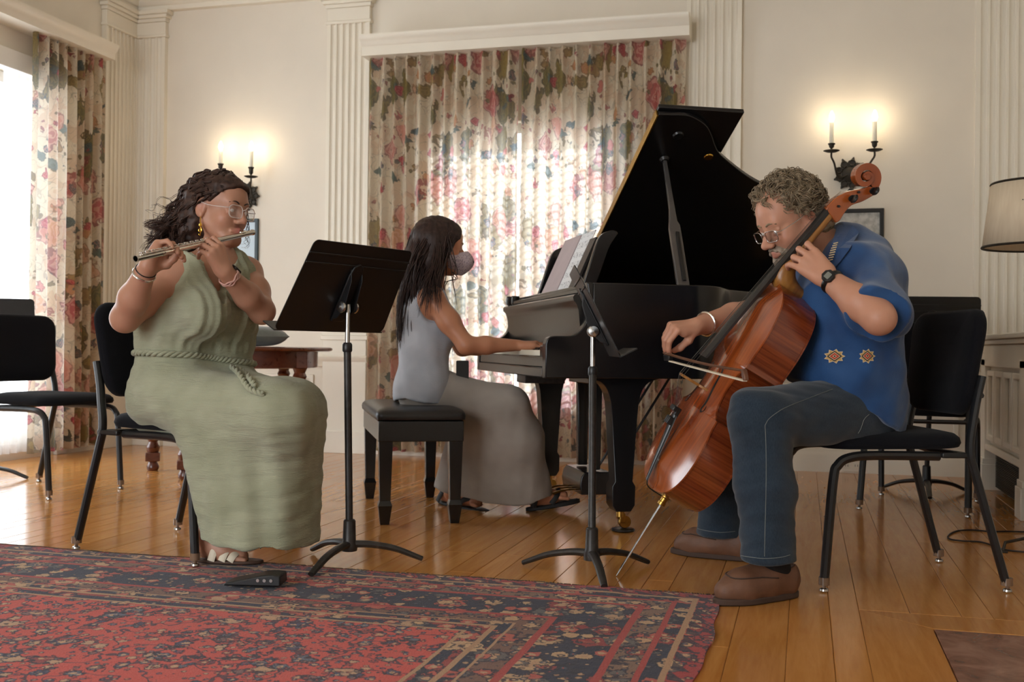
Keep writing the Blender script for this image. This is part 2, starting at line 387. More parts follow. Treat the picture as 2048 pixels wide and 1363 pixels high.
def pilaster(i, x0, x1, y=BW, dep=.04, left=False):
    wd = x1-x0; nf = max(3, int(round(wd/.047))-1); mg = .02; pitch = (wd-2*mg)/nf; pts = [(0, 0), (0, dep)]
    for k in range(nf):
        a = mg+k*pitch; fw = pitch*.72; s0 = a+(pitch-fw)/2
        for j in range(7):
            t = PI*j/6; pts.append((s0+fw/2-fw/2*math.cos(t), dep-.016*math.sin(t)))
    pts += [(wd, dep), (wd, 0)]
    P = MB(); B = MB(); Cc = MB()
    if left: T = Matrix(((0, 1, 0, LW), (1, 0, 0, x0), (0, 0, 1, 0), (0, 0, 0, 1)))
    else: T = Matrix(((1, 0, 0, x0), (0, -1, 0, y), (0, 0, 1, 0), (0, 0, 0, 1)))
    P.prism(pts, .84, 2.93, T)
    B.box(-.004, wd+.004, 0, dep+.004, 0, .80, T).box(-.016, wd+.016, 0, dep+.016, .77, .80, T).box(-.010, wd+.010, 0, dep+.010, .80, .82, T).box(-.004, wd+.004, 0, dep+.004, .82, .84, T).box(-.016, wd+.016, 0, dep+.02, 0, .15, T)
    Cc.box(-.012, wd+.012, 0, dep+.012, 2.93, 2.95, T).box(-.002, wd+.002, 0, dep+.002, 2.95, 3.04, T).box(-.012, wd+.012, 0, dep+.014, 3.04, 3.065, T).box(-.028, wd+.028, 0, dep+.03, 3.065, 3.09, T).box(-.042, wd+.042, 0, dep+.045, 3.09, 3.12, T)
    o = tag(P.build('trim_%d' % i, M['trim'], angle=30), kind='structure')
    B.build('plinth', M['trim'], o, bevel=.003); Cc.build('capital', M['trim'], o, bevel=.004)
pilaster(10, -4.70, -4.45); pilaster(11, -3.185, -2.872); pilaster(12, -.735, -.395); pilaster(13, .95, 1.245)
pilaster(14, 6.44, 6.80, left=True)
for i, (a, b) in enumerate([(-4.35, -3.27), (-.33, .88)]):        # framed wainscot panels
    o = MB(); 
    o.ring([(a, .20), (b, .20), (b, .53), (a, .53)], [(a+.03, .23), (b-.03, .23), (b-.03, .50), (a+.03, .50)], 0, .012, Matrix(((1, 0, 0, 0), (0, 0, -1, BW), (0, 1, 0, 0), (0, 0, 0, 1))))
    tag(o.build('trim_%d' % (20+i), M['trim'], bevel=.004), kind='structure')

# window cornices (pelmets)
cor = [(0, 2.655), (.20, 2.655), (.20, 2.715), (.212, 2.722), (.215, 2.735), (.235, 2.75), (.25, 2.765), (.25, 2.785), (0, 2.785)]
o = MB().prism(cor, -2.86, -.70, tr(0, BW, 0) @ XYZ2).build('window_cornice', M['trim'], angle=50)
tag(o, 'cream moulded cornice board above the wide floral back window curtains', 'cornice')
cor2 = [(0, 2.655), (.17, 2.655), (.17, 2.70), (.185, 2.715), (.20, 2.74), (.20, 2.755), (0, 2.755)]
o = MB().prism(cor2, 3.0, 6.36, tr(LW, 0, 0) @ XYL).build('window_cornice', M['trim'], angle=50)
tag(o, 'cream cornice board above the side window at the left edge', 'cornice')

# windows
def window(name, x0, x1, z0, z1, T, nx, nz, fr=.06):
    mb = MB(); mb.box(x0, x0+fr, -.03, .05, z0, z1, T).box(x1-fr, x1, -.03, .05, z0, z1, T).box(x0, x1, -.03, .05, z0, z0+fr, T).box(x0, x1, -.03, .05, z1-fr, z1, T)
    o = tag(mb.build(name, M['white_trim'], bevel=.004), kind='structure')
    dx = (x1-x0-2*fr)/nx; dz = (z1-z0-2*fr)/nz
    for i in range(1, nx): MB().box(x0+fr+i*dx-.014, x0+fr+i*dx+.014, -.02, .03, z0+fr, z1-fr, T).build('glazing_bar', M['white_trim'], o)
    for j in range(1, nz): MB().box(x0+fr, x1-fr, -.018, .028, z0+fr+j*dz-.012, z0+fr+j*dz+.012, T).build('glazing_bar', M['white_trim'], o)
    for i in range(nx):
        for j in range(nz): MB().box(x0+fr+i*dx+.012, x0+fr+(i+1)*dx-.012, .0, .004, z0+fr+j*dz+.01, z0+fr+(j+1)*dz-.01, T).build('pane', M['glass'], o, smooth=False)
    return o
wb = window('window_1', WX0, WX1, WZ0, WZ1, tr(0, BW+.11, 0), 2, 2)
for k in range(34):                                                # louvres between glass and curtain
    z = WZ0+.07+k*(WZ1-WZ0-.14)/33
    o = MB().box(WX0+.05, WX1-.05, -.022, .022, -.0015, .0015).build('slat', M['white_trim'], wb, smooth=False)
    o.location = (0, BW+.045, z); o.rotation_euler = (math.radians(18), 0, 0)
TL = Matrix(((0, -1, 0, LW-.1), (1, 0, 0, 0), (0, 0, 1, 0), (0, 0, 0, 1)))
window('window_2', LY0, LY1, LZ0, LZ1, TL, 2, 1, .07)
mb = MB()
for y0, y1, z0, z1 in ((LY0-.1, LY0, LZ0-.1, LZ1+.1), (LY1, LY1+.1, LZ0-.1, LZ1+.1), (LY0-.1, LY1+.1, LZ1, LZ1+.12)): mb.box(LW, LW+.03, y0, y1, z0, z1)
tag(mb.build('trim_30', M['white_trim'], bevel=.005), kind='structure')

# curtains
def curtain(name, label, p0, p1, nrm, z0, z1, folds, amp, m, seed, group=None, spread=None):
    r = random.Random(seed); p0 = np.array(p0, float); p1 = np.array(p1, float); nrm = np.array(nrm, float)
    Wd = np.linalg.norm(p1-p0); ph = [r.uniform(-.5, .5) for _ in range(folds+2)]; am = [r.uniform(.7, 1.2) for _ in range(folds+2)]
    nu = folds*16; nv = 36
    arc = 0.0
    def off(s, t):
        k = s*folds; i = int(min(k, folds-1)); fr_ = k-i
        a = am[i]*(1-fr_)+am[i+1]*fr_; sh = ph[i]*(1-fr_)+ph[i+1]*fr_
        q = 2*PI*(k+sh*.35*(.3+t))
        return amp*a*(.75+.25*t)*(math.sin(q)+.18*math.sin(2*q+seed)+.10*t*math.sin(.5*q+seed*2)), q
    def fn(s, v):
        t = v                                            # 0 top, 1 hem
        o_, q = off(s, t)
        lat = .25*amp*math.cos(q)*(.5+.5*t)+.006*math.sin(9*t+s*folds*1.3)
        p = p0+(p1-p0)*(s+lat/Wd*.5)+nrm*o_
        if spread: p = p+(p1-p0)/Wd*spread*(s-.5)*t
        return (p[0], p[1], z1+(z0-z1)*t)
    mb = MB().grid(fn, nu, nv, lambda s, v: (s*Wd*1.9, (1-v)*(z1-z0)))
    return tag(mb.build(name, m, smooth=True, angle=180), label, 'curtain', group)
curtain('curtain', 'left floral curtain panel behind the pianist at the back window', (-2.84, BW-.115, 0), (-1.80, BW-.115, 0), (0, -1, 0), .035, 2.665, 12, .040, M['floral'], 3, 'floral curtains')
curtain('curtain', 'right floral curtain panel behind the raised piano lid', (-1.785, BW-.115, 0), (-.73, BW-.115, 0), (0, -1, 0), .035, 2.665, 12, .040, M['floral'], 5, 'floral curtains')
curtain('curtain', 'floral curtain drawn aside at the left edge beside the bright window', (LW+.09, 5.64, 0), (LW+.09, 6.36, 0), (1, 0, 0), .04, 2.66, 8, .042, M['floral'], 9, 'floral curtains')
curtain('sheer_curtain', 'thin white sheer hanging beside the left window curtain', (LW+.045, 5.45, 0), (LW+.045, 5.72, 0), (1, 0, 0), .05, 2.38, 4, .015, M['sheer'], 12)

# outlet on the baseboard
t = thing('power_outlet', 'cream double power outlet set in the back baseboard', 'outlet', PY(1703, 931, BW-.024))
MB().box(-.058, .058, -.004, .006, -.036, .036).build('cover_plate', M['trim'], t, bevel=.003)
for sx in (-.028, .028):
    s_ = MB().box(sx-.019, sx+.019, -.006, 0, -.016, .016).build('socket', M['candle'], t, bevel=.002)
    for q in (-.007, .007): MB().box(sx+q-.0015, sx+q+.0015, -.0068, -.005, -.004, .009).build('slot', M['ebony'], s_, smooth=False)

# radiator cover along the right wall
t = thing('radiator_cover', 'cream panelled radiator cover along the right wall with dark grille', 'radiator cover', (.93, 5.2, 0))
x0, x1, ya, yb = 0.0, .36, -.75, 1.16          # local: x to the wall, y along the wall
MB().box(x0+.03, x1, ya, yb, .24, .74).build('body', M['trim'], t, bevel=.003)
mb = MB(); mb.box(x0-.03, x1, ya-.02, yb+.03, .80, .825).box(x0-.015, x1, ya-.01, yb+.02, .775, .80).box(x0, x1, ya, yb+.01, .66, .775)
mb.build('top_shelf', M['trim'], t, bevel=.006)
for y0, y1 in ((ya, ya+.13), (yb-.13, yb), (-.06, .06)):
    p = MB().box(x0, x1, y0, y1, .0, .70).build('post', M['trim'], t, bevel=.004); MB().box(x0-.015, x1, y0-.01, y1+.01, 0, .14).box(x0-.008, x1, y0-.005, y1+.005, .14, .17).build('foot', M['trim'], p, bevel=.004)
mb = MB().box(x0+.005, x0+.03, ya, yb, .215, .25); mb.build('lower_rail', M['trim'], t, bevel=.006)
for s0, s1 in ((ya+.13, -.06), (.06, yb-.13)):
    n = 4; d = (s1-s0)/n
    for k in range(n):
        a, b = s0+k*d+.012, s0+(k+1)*d-.012
        p = MB().ring([(a, .27), (b, .27), (b, .64), (a, .64)], [(a+.03, .30), (b-.03, .30), (b-.03, .61), (a+.03, .61)], -.032, -.008, Matrix(((0, 0, -1, 0), (1, 0, 0, 0), (0, 1, 0, 0), (0, 0, 0, 1)))).build('panel', M['trim'], t, bevel=.006)
    g = MB().box(x0+.06, x0+.07, s0+.03, s1-.03, .02, .21).build('grille', M['ebony'], t, smooth=False)
    gm = MB()
    for k in range(22): gm.box(x0+.052, x0+.062, s0+.03, s1-.03, .024+k*.0086, .028+k*.0086)
    tag(gm.build('grille_bars', M['iron'], g, smooth=False), kind='stuff')

# ------------------------------------------------------------------ rug
def rug_mat():
    t = NT('persian_rug_pile'); RX1, RY1, RX0, RY0 = 0, 0, -3.8, -3.0   # object space, corner at origin
    tc = t.n('ShaderNodeTexCoord'); sp = t.n('ShaderNodeSeparateXYZ')
    wn = t.noise(tc.outputs['Object'], 5, 2); wv = t.n('ShaderNodeVectorMath', operation='MULTIPLY_ADD'); t.l(wn.outputs['Color'], wv.inputs[0]); wv.inputs[1].default_value = (.012, .012, 0); t.l(tc.outputs['Object'], wv.inputs[2])
    P = wv.outputs[0]; t.l(P, sp.inputs[0])
    dx = t.math('MINIMUM', t.math('MULTIPLY', sp.outputs[0], -1), t.math('ADD', sp.outputs[0], 3.8))
    dy = t.math('MINIMUM', t.math('MULTIPLY', sp.outputs[1], -1), t.math('ADD', sp.outputs[1], 3.0))
    d = t.math('MINIMUM', dx, dy)
    navy, red, tan, brick, rust = srgb(30, 40, 62), srgb(172, 62, 54), srgb(178, 138, 102), srgb(150, 56, 48), srgb(200, 78, 66)
    stops = [(0, srgb(164, 52, 50)), (.062, tan), (.075, navy), (.115, red), (.132, srgb(128, 98, 80)), (.198, red), (.216, navy), (.405, red), (.424, srgb(118, 84, 70)), (.495, tan), (.503, navy), (.535, tan), (.548, brick), (.57, navy), (.60, tan), (.612, rust)]
    band = t.ramp(d, stops, 'CONSTANT')
    isfield = t.math('GREATER_THAN', d, .612)
    def blob(scale, loc, thr, keep, cols, detail=.25, stretch=(1, 1, 1), rz=0.0):
        mp = t.n('ShaderNodeMapping'); t.l(P, mp.inputs[0]); mp.inputs['Location'].default_value = loc; mp.inputs['Scale'].default_value = stretch; mp.inputs['Rotation'].default_value = (0, 0, rz)
        vo = t.voro(mp.outputs[0], scale, rnd=.8); sc_ = t.n('ShaderNodeSeparateColor'); t.l(vo.outputs['Color'], sc_.inputs[0])
        pn = t.noise(mp.outputs[0], scale*4.5, 2)
        dd = t.math('ADD', vo.outputs['Distance'], t.math('MULTIPLY', t.math('SUBTRACT', pn.outputs[0], .5), detail*2))
        m = t.math('MULTIPLY', t.math('LESS_THAN', dd, thr), t.math('LESS_THAN', sc_.outputs[0], keep))
        edge = t.math('GREATER_THAN', dd, thr-.09)
        core = t.math('LESS_THAN', dd, thr*.42); cc_ = t.ramp(sc_.outputs[2], [(0, srgb(196, 156, 118)), (.35, srgb(172, 70, 60)), (.6, srgb(214, 180, 146)), (.8, srgb(52, 66, 92))], 'CONSTANT')
        return m, t.mix(edge, t.mix(core, t.ramp(sc_.outputs[1], cols, 'CONSTANT'), cc_), srgb(26, 30, 46))
    col = band
    # vines over everything
    vn = t.noise(P, 9, 2, .5); vine = t.math('LESS_THAN', t.math('ABSOLUTE', t.math('SUBTRACT', vn.outputs[0], .5)), .014)
    col = t.mix(t.math('MULTIPLY', vine, .85), col, srgb(34, 42, 60))
    pal = [(0, srgb(52, 68, 98)), (.22, srgb(186, 150, 120)), (.45, srgb(124, 92, 92)), (.6, srgb(84, 100, 118)), (.8, srgb(140, 60, 58))]
    for a in ((9, (1, 3, 0), .36, .8, pal, .3, (1, 1.3, 1), .4), (15, (7, 1, 0), .36, .75, pal, .3, (1.2, 1, 1), .2), (26, (4, 9, 0), .36, .7, pal, .3), (44, (2, 2, 0), .34, .55, pal, .25)):
        m, c = blob(*a); col = t.mix(t.math('MULTIPLY', m, .95), col, c)
    bpal = [(0, srgb(188, 88, 72)), (.3, srgb(202, 164, 122)), (.55, srgb(150, 52, 48)), (.8, srgb(96, 92, 92))]
    bcol = band
    for a in ((9, (2, 5, 0), .50, 1.1, bpal, .25), (17, (8, 3, 0), .45, .9, bpal, .25), (36, (5, 5, 0), .38, .7, [(0, srgb(28, 36, 56)), (.5, srgb(170, 130, 96)), (.75, srgb(60, 76, 96))], .2)):
        m, c = blob(*a); bcol = t.mix(t.math('MULTIPLY', m, .9), bcol, c)
    lines = t.ramp(d, [(0, (0, 0, 0, 1)), (.060, (1, 1, 1, 1)), (.075, (0, 0, 0, 1)), (.115, (1, 1, 1, 1)), (.132, (0, 0, 0, 1)), (.198, (1, 1, 1, 1)), (.216, (0, 0, 0, 1)), (.405, (1, 1, 1, 1)), (.424, (0, 0, 0, 1)), (.495, (1, 1, 1, 1)), (.503, (0, 0, 0, 1)), (.535, (1, 1, 1, 1)), (.548, (0, 0, 0, 1)), (.60, (1, 1, 1, 1)), (.612, (0, 0, 0, 1))], 'CONSTANT')
    bcol = t.mix(lines, bcol, band)
    # dark saw-tooth on the outer red band
    saw = t.math('ABSOLUTE', t.math('SUBTRACT', t.math('FRACT', t.math('MULTIPLY', t.math('ADD', sp.outputs[0], sp.outputs[1]), 13)), .5))
    tooth = t.math('MULTIPLY', t.math('LESS_THAN', d, .060), t.math('GREATER_THAN', t.math('MULTIPLY', d, 9), t.math('ADD', saw, .12)))
    bcol = t.mix(t.math('MULTIPLY', tooth, .85), bcol, srgb(30, 34, 52))
    col = t.mix(isfield, bcol, col)
    fade = t.noise(P, 3.0, 3); col = t.mix(t.math('MULTIPLY', fade.outputs[0], .10), col, srgb(168, 132, 126))
    wv2 = t.noise(t.coord('Object', (1, 1, 1)), 260, 2); hs = t.n('ShaderNodeHueSaturation'); t.l(col, hs.inputs['Color'])
    t.l(t.math('ADD', .70, t.math('MULTIPLY', wv2.outputs[0], .5)), hs.inputs['Value']); t.set(.95, spec=.1, color=hs.outputs[0], sheen=.15)
    t.bump(t.math('ADD', wv2.outputs[0], t.noise(P, 40, 2).outputs[0]), .5, .006); return t.m
M['rug'] = rug_mat()
M['fringe'] = simple('wool_fringe', srgb(190, 170, 145), .95, var=.2, vscale=200)
t = thing('persian_rug', 'red and navy Persian rug with floral borders on the plank floor', 'rug', (-.222, 3.25, 0))
r = random.Random(4)
def rugz(x, y): return .0055+.0025*math.sin(x*3.1+y*2)*math.sin(y*4.3)+(.004*math.exp(-((x+.35)**2+(y+.02)**2)/.004))
def rug_fn(s, v):
    x = -3.8*s; y = -3.0*v
    ex = .006*math.sin(y*9)+.004*math.sin(y*23); ey = .006*math.sin(x*7)+.003*math.sin(x*31)
    return (x+ex*(1-s), y+ey*(1-v), max(.003, rugz(x, y)))
mb = MB().grid(rug_fn, 120, 60)
top = mb.v[:]; nu, nv = 120, 60
rim = [i for i in range(nu+1)]+[j*(nu+1)+nu for j in range(1, nv+1)]+[nv*(nu+1)+i for i in range(nu-1, -1, -1)]+[j*(nu+1) for j in range(nv-1, 0, -1)]
b = len(mb.v); mb.v += [(top[i][0], top[i][1], 0.0005) for i in rim]; n = len(rim)
mb.f += [(rim[i], rim[(i+1) % n], b+(i+1) % n, b+i) for i in range(n)]
mb.f = [tuple(reversed(q)) for q in mb.f]
mb.build('pile', M['rug'], t, angle=60)
mb = MB()
for k in range(620):
    x = -3.8*k/620+r.uniform(-.003, .003); y = rug_fn(-x/3.8, 0)[1]; L = r.uniform(.004, .012)
    mb.tube([(x, y-.006, .008), (x+r.uniform(-.003, .003), y+L*.5, .006), (x+r.uniform(-.006, .006), y+L, .002)], .0016, 4, cap=False)
tag(mb.build('fringe', M['fringe'], t), kind='stuff')
# ------------------------------------------------------------------ chairs
def rrect(w, h, r, n=5, taper=0.0):
    P = []
    for cx, cy, a0 in ((w/2-r, h/2-r, 0), (-w/2+r, h/2-r, 90), (-w/2+r, -h/2+r, 180), (w/2-r, -h/2+r, 270)):
        for k in range(n+1):
            a = math.radians(a0+90*k/n); P.append((cx+r*math.cos(a), cy+r*math.sin(a)))
    return [(x*(1+taper*(y/h)), y) for x, y in P]
def cushion(mb, poly, prof, M_, bend=None):
    """stack of scaled outlines; prof = [(inset, height)]"""
    n = len(poly); V = []
    for ins, h in prof:
        for x, y in poly:
            L = math.hypot(x, y) or 1; k = max(0, (L-ins)/L); p = Vector((x*k, y*k, h))
            if bend: p = bend(p)
            V.append(M_ @ p)
    Fc = [(k*n+i, k*n+(i+1) % n, (k+1)*n+(i+1) % n, (k+1)*n+i) for k in range(len(prof)-1) for i in range(n)]
    Fc += [tuple(range(n-1, -1, -1)), tuple((len(prof)-1)*n+i for i in range(n))]
    return mb.add(V, Fc)
HW = .225                                           # half track of the legs
def make_chair():
    t = thing('orchestra_chair', '', 'chair')
    mb = MB(); P = rrect(.45, .46, .085, 6, 0); P = [(x, y*(1-.06*(x < -.1))) for x, y in P]
    def sb(p): return Vector((p.x, p.y, p.z+.012*math.cos(p.y*5)-.035*max(0, p.x-.10)**2*40*.25+.02*max(0, -p.x-.1)))
    cushion(mb, P, [(.03, 0), (.006, .004), (0, .016), (.004, .030), (.02, .042), (.06, .049), (.14, .050), (.2, .046)], tr(.03, 0, .425), sb)
    mb.build('seat', M['chair_cloth'], t, angle=60)
    mb = MB(); P = rrect(.455, .335, .075, 6, .14)
    Tb = tr(-.226, 0, .700) @ rot('Y', -9) @ Matrix(((0, 0, 1, 0), (1, 0, 0, 0), (0, 1, 0, 0), (0, 0, 0, 1)))
    def bb_(p): return Vector((p.x, p.y, p.z+.45*p.x*p.x+.12*max(0, p.y)**2))
    cushion(mb, P, [(.10, -.022), (.015, -.020), (.002, -.012), (0, 0), (.004, .014), (.02, .022), (.10, .027), (.16, .026)], Tb, bb_)
    mb.build('backrest', M['chair_cloth'], t, angle=60)
    for s in (1, -1):
        path = catmull([(-.10, s*(HW-.02), .412), (.10, s*(HW-.01), .414), (.185, s*HW, .408), (.222, s*HW, .385), (.238, s*HW, .33), (.262, s*HW, .03)], 5)
        l = MB().tube(path, .0145, 10).build('leg', M['black_metal'], t)
        MB().lathe([(.0165, .022), (.0165, .045)], 12, tr(.262, s*HW, 0)).lathe([(.006, .012), (.006, .024)], 8, tr(.262, s*HW, 0)).build('leg_sleeve', M['glide'], l)
        MB().lathe([(.012, .001), (.014, .004), (.013, .010), (.006, .013)], 12, tr(.262, s*HW, 0)).build('glide', M['steel'], l)
        path = catmull([(-.225, s*(HW-.004), .66), (-.208, s*(HW-.004), .58), (-.196, s*HW, .52), (-.188, s*HW, .46), (-.190, s*HW, .41), (-.205, s*HW, .36), (-.300, s*(HW+.008), .03)], 5)
        l = MB().tube(path, .0155, 10, flat=.85).build('leg', M['black_metal'], t)
        MB().lathe([(.0175, .022), (.0175, .045)], 12, tr(-.303, s*(HW+.008), 0)).lathe([(.006, .012), (.006, .024)], 8, tr(-.305, s*(HW+.008), 0)).build('leg_sleeve', M['glide'], l)
        MB().lathe([(.012, .001), (.014, .004), (.013, .010), (.006, .013)], 12, tr(-.305, s*(HW+.008), 0)).build('glide', M['steel'], l)
        MB().box(-.20, -.10, s*HW-.014, s*HW+.006, .408, .425).build('seat_bracket', M['black_metal'], t, bevel=.004)
    MB().tube([(-.19, -HW, .415), (-.17, 0, .41), (-.19, HW, .415)], .010, 8).build('stretcher', M['black_metal'], t)
    MB().tube([(-.222, -HW, .60), (-.246, 0, .60), (-.222, HW, .60)], .009, 8).build('back_frame', M['black_metal'], t)
    return t
chair0 = make_chair()
for i, (x, y, fx, fy, lab) in enumerate([
    (.242, 3.71, -.95, -.312, 'black padded chair the man in the blue shirt sits on'),
    (-2.108, 3.407, .969, -.248, 'black padded chair under the woman in the green dress'),
    (-3.60, 4.53, .988, -.154, 'empty black padded chair by the left window'),
    (.545, 5.50, .22, .975, 'empty black chair standing behind the seated man')]):
    c = chair0 if i == 0 else copy_tree(chair0)
    c.location = (x, y, .006 if i == 1 else 0); c.rotation_euler = (0, 0, math.atan2(fy, fx)); tag(c, lab, 'chair', 'padded orchestra chairs')

# ------------------------------------------------------------------ music stands
def music_stand(label, base, wdir, tilt, center, rz_legs, worn=True, zb=0.0):
    """base on the floor, wdir = horizontal direction of the desk's width, center = middle of the desk; tilt from vertical"""
    t = thing('music_stand', label, 'music stand', (base[0], base[1], zb), 0, 'black music stands')
    bx, by = base[0], base[1]
    wd = np.array([wdir[0], wdir[1], 0.0]); wd /= np.linalg.norm(wd)
    nf = np.array([wd[1], -wd[0], 0.0])                       # facing side (reader)
    up = np.array([0, 0, 1])*math.cos(tilt)-nf*math.sin(tilt) # top leans away from the reader
    nr = np.cross(wd, up); nr = nr if nr@nf > 0 else -nr
    c = np.asarray(center, float)-np.array([bx, by, 0])
    D = mat_axes(c, wd, up, nr)                                 # local x width, y up, z towards the reader
    wm = M['worn_metal'] if worn else M['black_metal']
    mb = MB(); P = rrect(.50, .325, .022, 4); P = [(x*(1+.04*(1 if y < 0 else -1)), y) for x, y in P]
    mb.prism(P, -.0015, .0015, D); desk = mb.build('desk', M['black_metal'], t, smooth=False)
    MB().box(-.26, .26, -.1640, -.1600, -.001, .058, D).build('lip', M['black_metal'], desk, smooth=False)
    for yy in (.085, .118): MB().box(-.243, .243, yy-.0035, yy+.0035, -.0055, -.001, D).build('desk_rib', M['black_metal'], desk, bevel=.002)
    pv = c+up*(-.055)+nr*(-.028)                                # pivot behind the desk
    MB().prism([(-.028, -.12), (.028, -.12), (.03, .05), (.022, .085), (.0, .096), (-.022, .085), (-.03, .05)], -.010, -.0015, D).build('back_plate', M['black_metal'], desk, bevel=.003)
    for sx in (-.026, .026): MB().prism([(-.115, -.002), (.075, -.002), (.04, -.022), (-.055, -.040), (-.10, -.024)], sx-.0015, sx+.0015, D @ Matrix(((0, 0, 1, 0), (1, 0, 0, 0), (0, 1, 0, 0), (0, 0, 0, 1)))).build('bracket_cheek', M['black_metal'], desk, bevel=.001)
    for sx in (-1, 1):
        K = mat_axes(pv+wd*sx*.027, up, nr, wd*sx)
        MB().lathe([(.0, 0), (.019, .001), (.020, .006), (.017, .010), (.007, .012), (.006, .015), (.0, .016)], 18, K).build('tilt_knob', M['steel'], desk)
    ph = pv[2]
    px = pv[0:2]
    MB().tube([(px[0], px[1], ph-.16), (px[0], px[1], ph+.01)], .0085, 12).build('inner_pole', M['steel'], t)
    MB().tube([(0, 0, .10), (px[0]*.98, px[1]*.98, ph-.14)], .0125, 14).build('pole', wm, t)
    MB().lathe([(.0145, ph-.15), (.0165, ph-.145), (.0165, ph-.125), (.012, ph-.118)], 14, tr(px[0], px[1], 0)).build('collar', M['black_metal'], t)
    MB().lathe([(.0, .035), (.026, .04), (.028, .06), (.022, .075), (.020, .14), (.016, .145)], 16).build('hub', wm, t)
    for k in range(3):
        a = rz_legs+2*PI*k/3; ca, sa = math.cos(a), math.sin(a)
        P = catmull([(.01*ca, .01*sa, .062), (.07*ca, .07*sa, .060), (.15*ca, .15*sa, .045), (.215*ca, .215*sa, .020), (.245*ca, .245*sa, .008)], 5)
        MB().tube(P, [.017-.006*i/(len(P)-1) for i in range(len(P))], 10, flat=.75).build('leg', wm, t)
    return t, D
def camdir(r, d): return RT[:2]*r+FW[:2]*d
b1 = FL(698, 1128); c1 = W(697, 581, 3.62)
st1, D1 = music_stand('black music stand in front of the flutist, back of its desk facing the camera', b1, camdir(-.28, -.41), math.radians(29), c1, math.radians(-95), True, .006)
b2 = FL(1183, 1146); c2 = (W(1151, 526, 3.40)+W(1130, 547, 3.88)+W(1217, 718, 3.88)+W(1252, 720, 3.40))/4
st2, D2 = music_stand('black music stand in front of the cellist, desk seen edge on', b2, camdir(.01, .48), math.radians(27), c2, math.radians(-70), True, .004)
c3 = W(1862, 655, 5.55); music_stand('black music stand far behind the empty chair at the right', (c3[0]-.01, c3[1]+.05), camdir(-1, .05), math.radians(12), c3, math.radians(-92), False)
c4 = W(-32, 650, 5.75); music_stand('black music stand half out of view at the left window', (c4[0], c4[1]), camdir(1, .35), math.radians(25), c4, math.radians(15), False)
# sheets on the cellist's stand
for k, (a, b) in enumerate(((-.215, -.002), (.004, .22))):
    o = MB().prism([(a, -.158), (b, -.158), (b, .125), (a, .125)], .003, .006, tr(b2[0], b2[1], 0) @ D2).build('sheet_music', M['paper'], None, smooth=False)
    tag(o, ('pale sheet of music on the far half' if k == 1 else 'pale sheet of music on the near half')+' of the cellist\'s stand', 'sheet music', 'music on the cello stand')

# ------------------------------------------------------------------ piano
PN = np.array([-.6386, 4.1753, 0]); PA = math.atan2(.457, .8895)
piano = thing('grand_piano', 'satin black grand piano with raised lid and folded front flap', 'piano', tuple(PN), PA)
BL = M['black_lacquer']
bent = [(.28, 0), (.366, .05), (.418, .115), (.458, .18), (.511, .245), (.658, .362), (.767, .432), (.95, .53), (1.10, .63), (1.22, .76), (1.30, .92), (1.335, 1.10), (1.32, 1.28), (1.26, 1.41), (1.15, 1.48)]
bent = [tuple(p) for p in catmull([(.20, 0)]+bent, 4)]
outer = [(-.17, 0)]+bent+[(.6, 1.48), (-.17, 1.48)]
def inset(P, d):
    n = len(P); out = []
    for i in range(n):
        a = np.array(P[i-1]); b = np.array(P[i]); c = np.array(P[(i+1) % n]); e1 = b-a; e2 = c-b
        n1 = np.array([-e1[1], e1[0]])/np.linalg.norm(e1); n2 = np.array([-e2[1], e2[0]])/np.linalg.norm(e2); m = n1+n2; m = m/max(.3, (m@m)/2)
        out.append(tuple(b+m*d))
    return out
MB().ring(outer, inset(outer, .05), .615, .985).build('rim', BL, piano, angle=30, bevel=.004)
MB().prism(inset(outer, .045), .62, .68).build('bottom_frame', BL, piano, smooth=False)
MB().prism(inset(outer, .05), .86, .88).build('soundboard_plate', M['brass'], piano, smooth=False)
UZ = Matrix(((1, 0, 0, 0), (0, 0, 1, 0), (0, 1, 0, 0), (0, 0, 0, 1)))          # profile (u, z) extruded along v
arm = [(-.357, .615), (-.17, .615), (-.17, .985)]+[tuple(p) for p in catmull([(-.195, .985), (-.188, .93), (-.192, .87), (-.205, .82), (-.235, .786), (-.27, .778), (-.325, .777), (-.348, .768), (-.357, .745)], 5)]
for v0 in (0, 1.425): MB().prism(arm, v0, v0+.055, UZ).build('arm', BL, piano, angle=40, bevel=.004)
MB().box(-.357, -.10, .0555, 1.4245, .615, .655).build('keybed', BL, piano, bevel=.004)
MB().box(-.352, -.325, .056, 1.424, .655, .700).build('key_slip', BL, piano, bevel=.004)
for v0 in (.056, 1.330): MB().box(-.345, -.20, v0, v0+.094, .655, .742).build('key_block', BL, piano, bevel=.006)
kw = (1.330-.150)/52
wk = MB().box(-.338, -.195, .0006, kw-.0006, .700, .722); me = None
for k in range(52):
    if me is None: o = wk.build('white_key', M['ivory'], piano, bevel=.0012); me = o
    else: o = me.copy(); COL.objects.link(o)
    o.location = (0, .150+k*kw, 0)
me = None
for k in range(51):
    if (k+5) % 7 in (2, 6): continue
    mb = MB().add([(-.285, -.0055, .722), (-.285, .0055, .722), (-.195, .0055, .722), (-.195, -.0055, .722), (-.281, -.0045, .733), (-.281, .0045, .733), (-.195, .0045, .734), (-.195, -.0045, .734)], [(4, 7, 6, 5), (0, 1, 5, 4), (1, 2, 6, 5), (3, 0, 4, 7), (2, 3, 7, 6)][::1])
    if me is None: o = mb.build('black_key', M['ebony'], piano, smooth=False); me = o
    else: o = me.copy(); COL.objects.link(o)
    o.location = (0, .150+(k+1)*kw, 0)
fb = [(-.196, .705), (-.185, .705), (-.195, .90), (-.17, .925), (-.17, .945), (-.215, .945), (-.226, .938), (-.228, .925), (-.215, .915)]
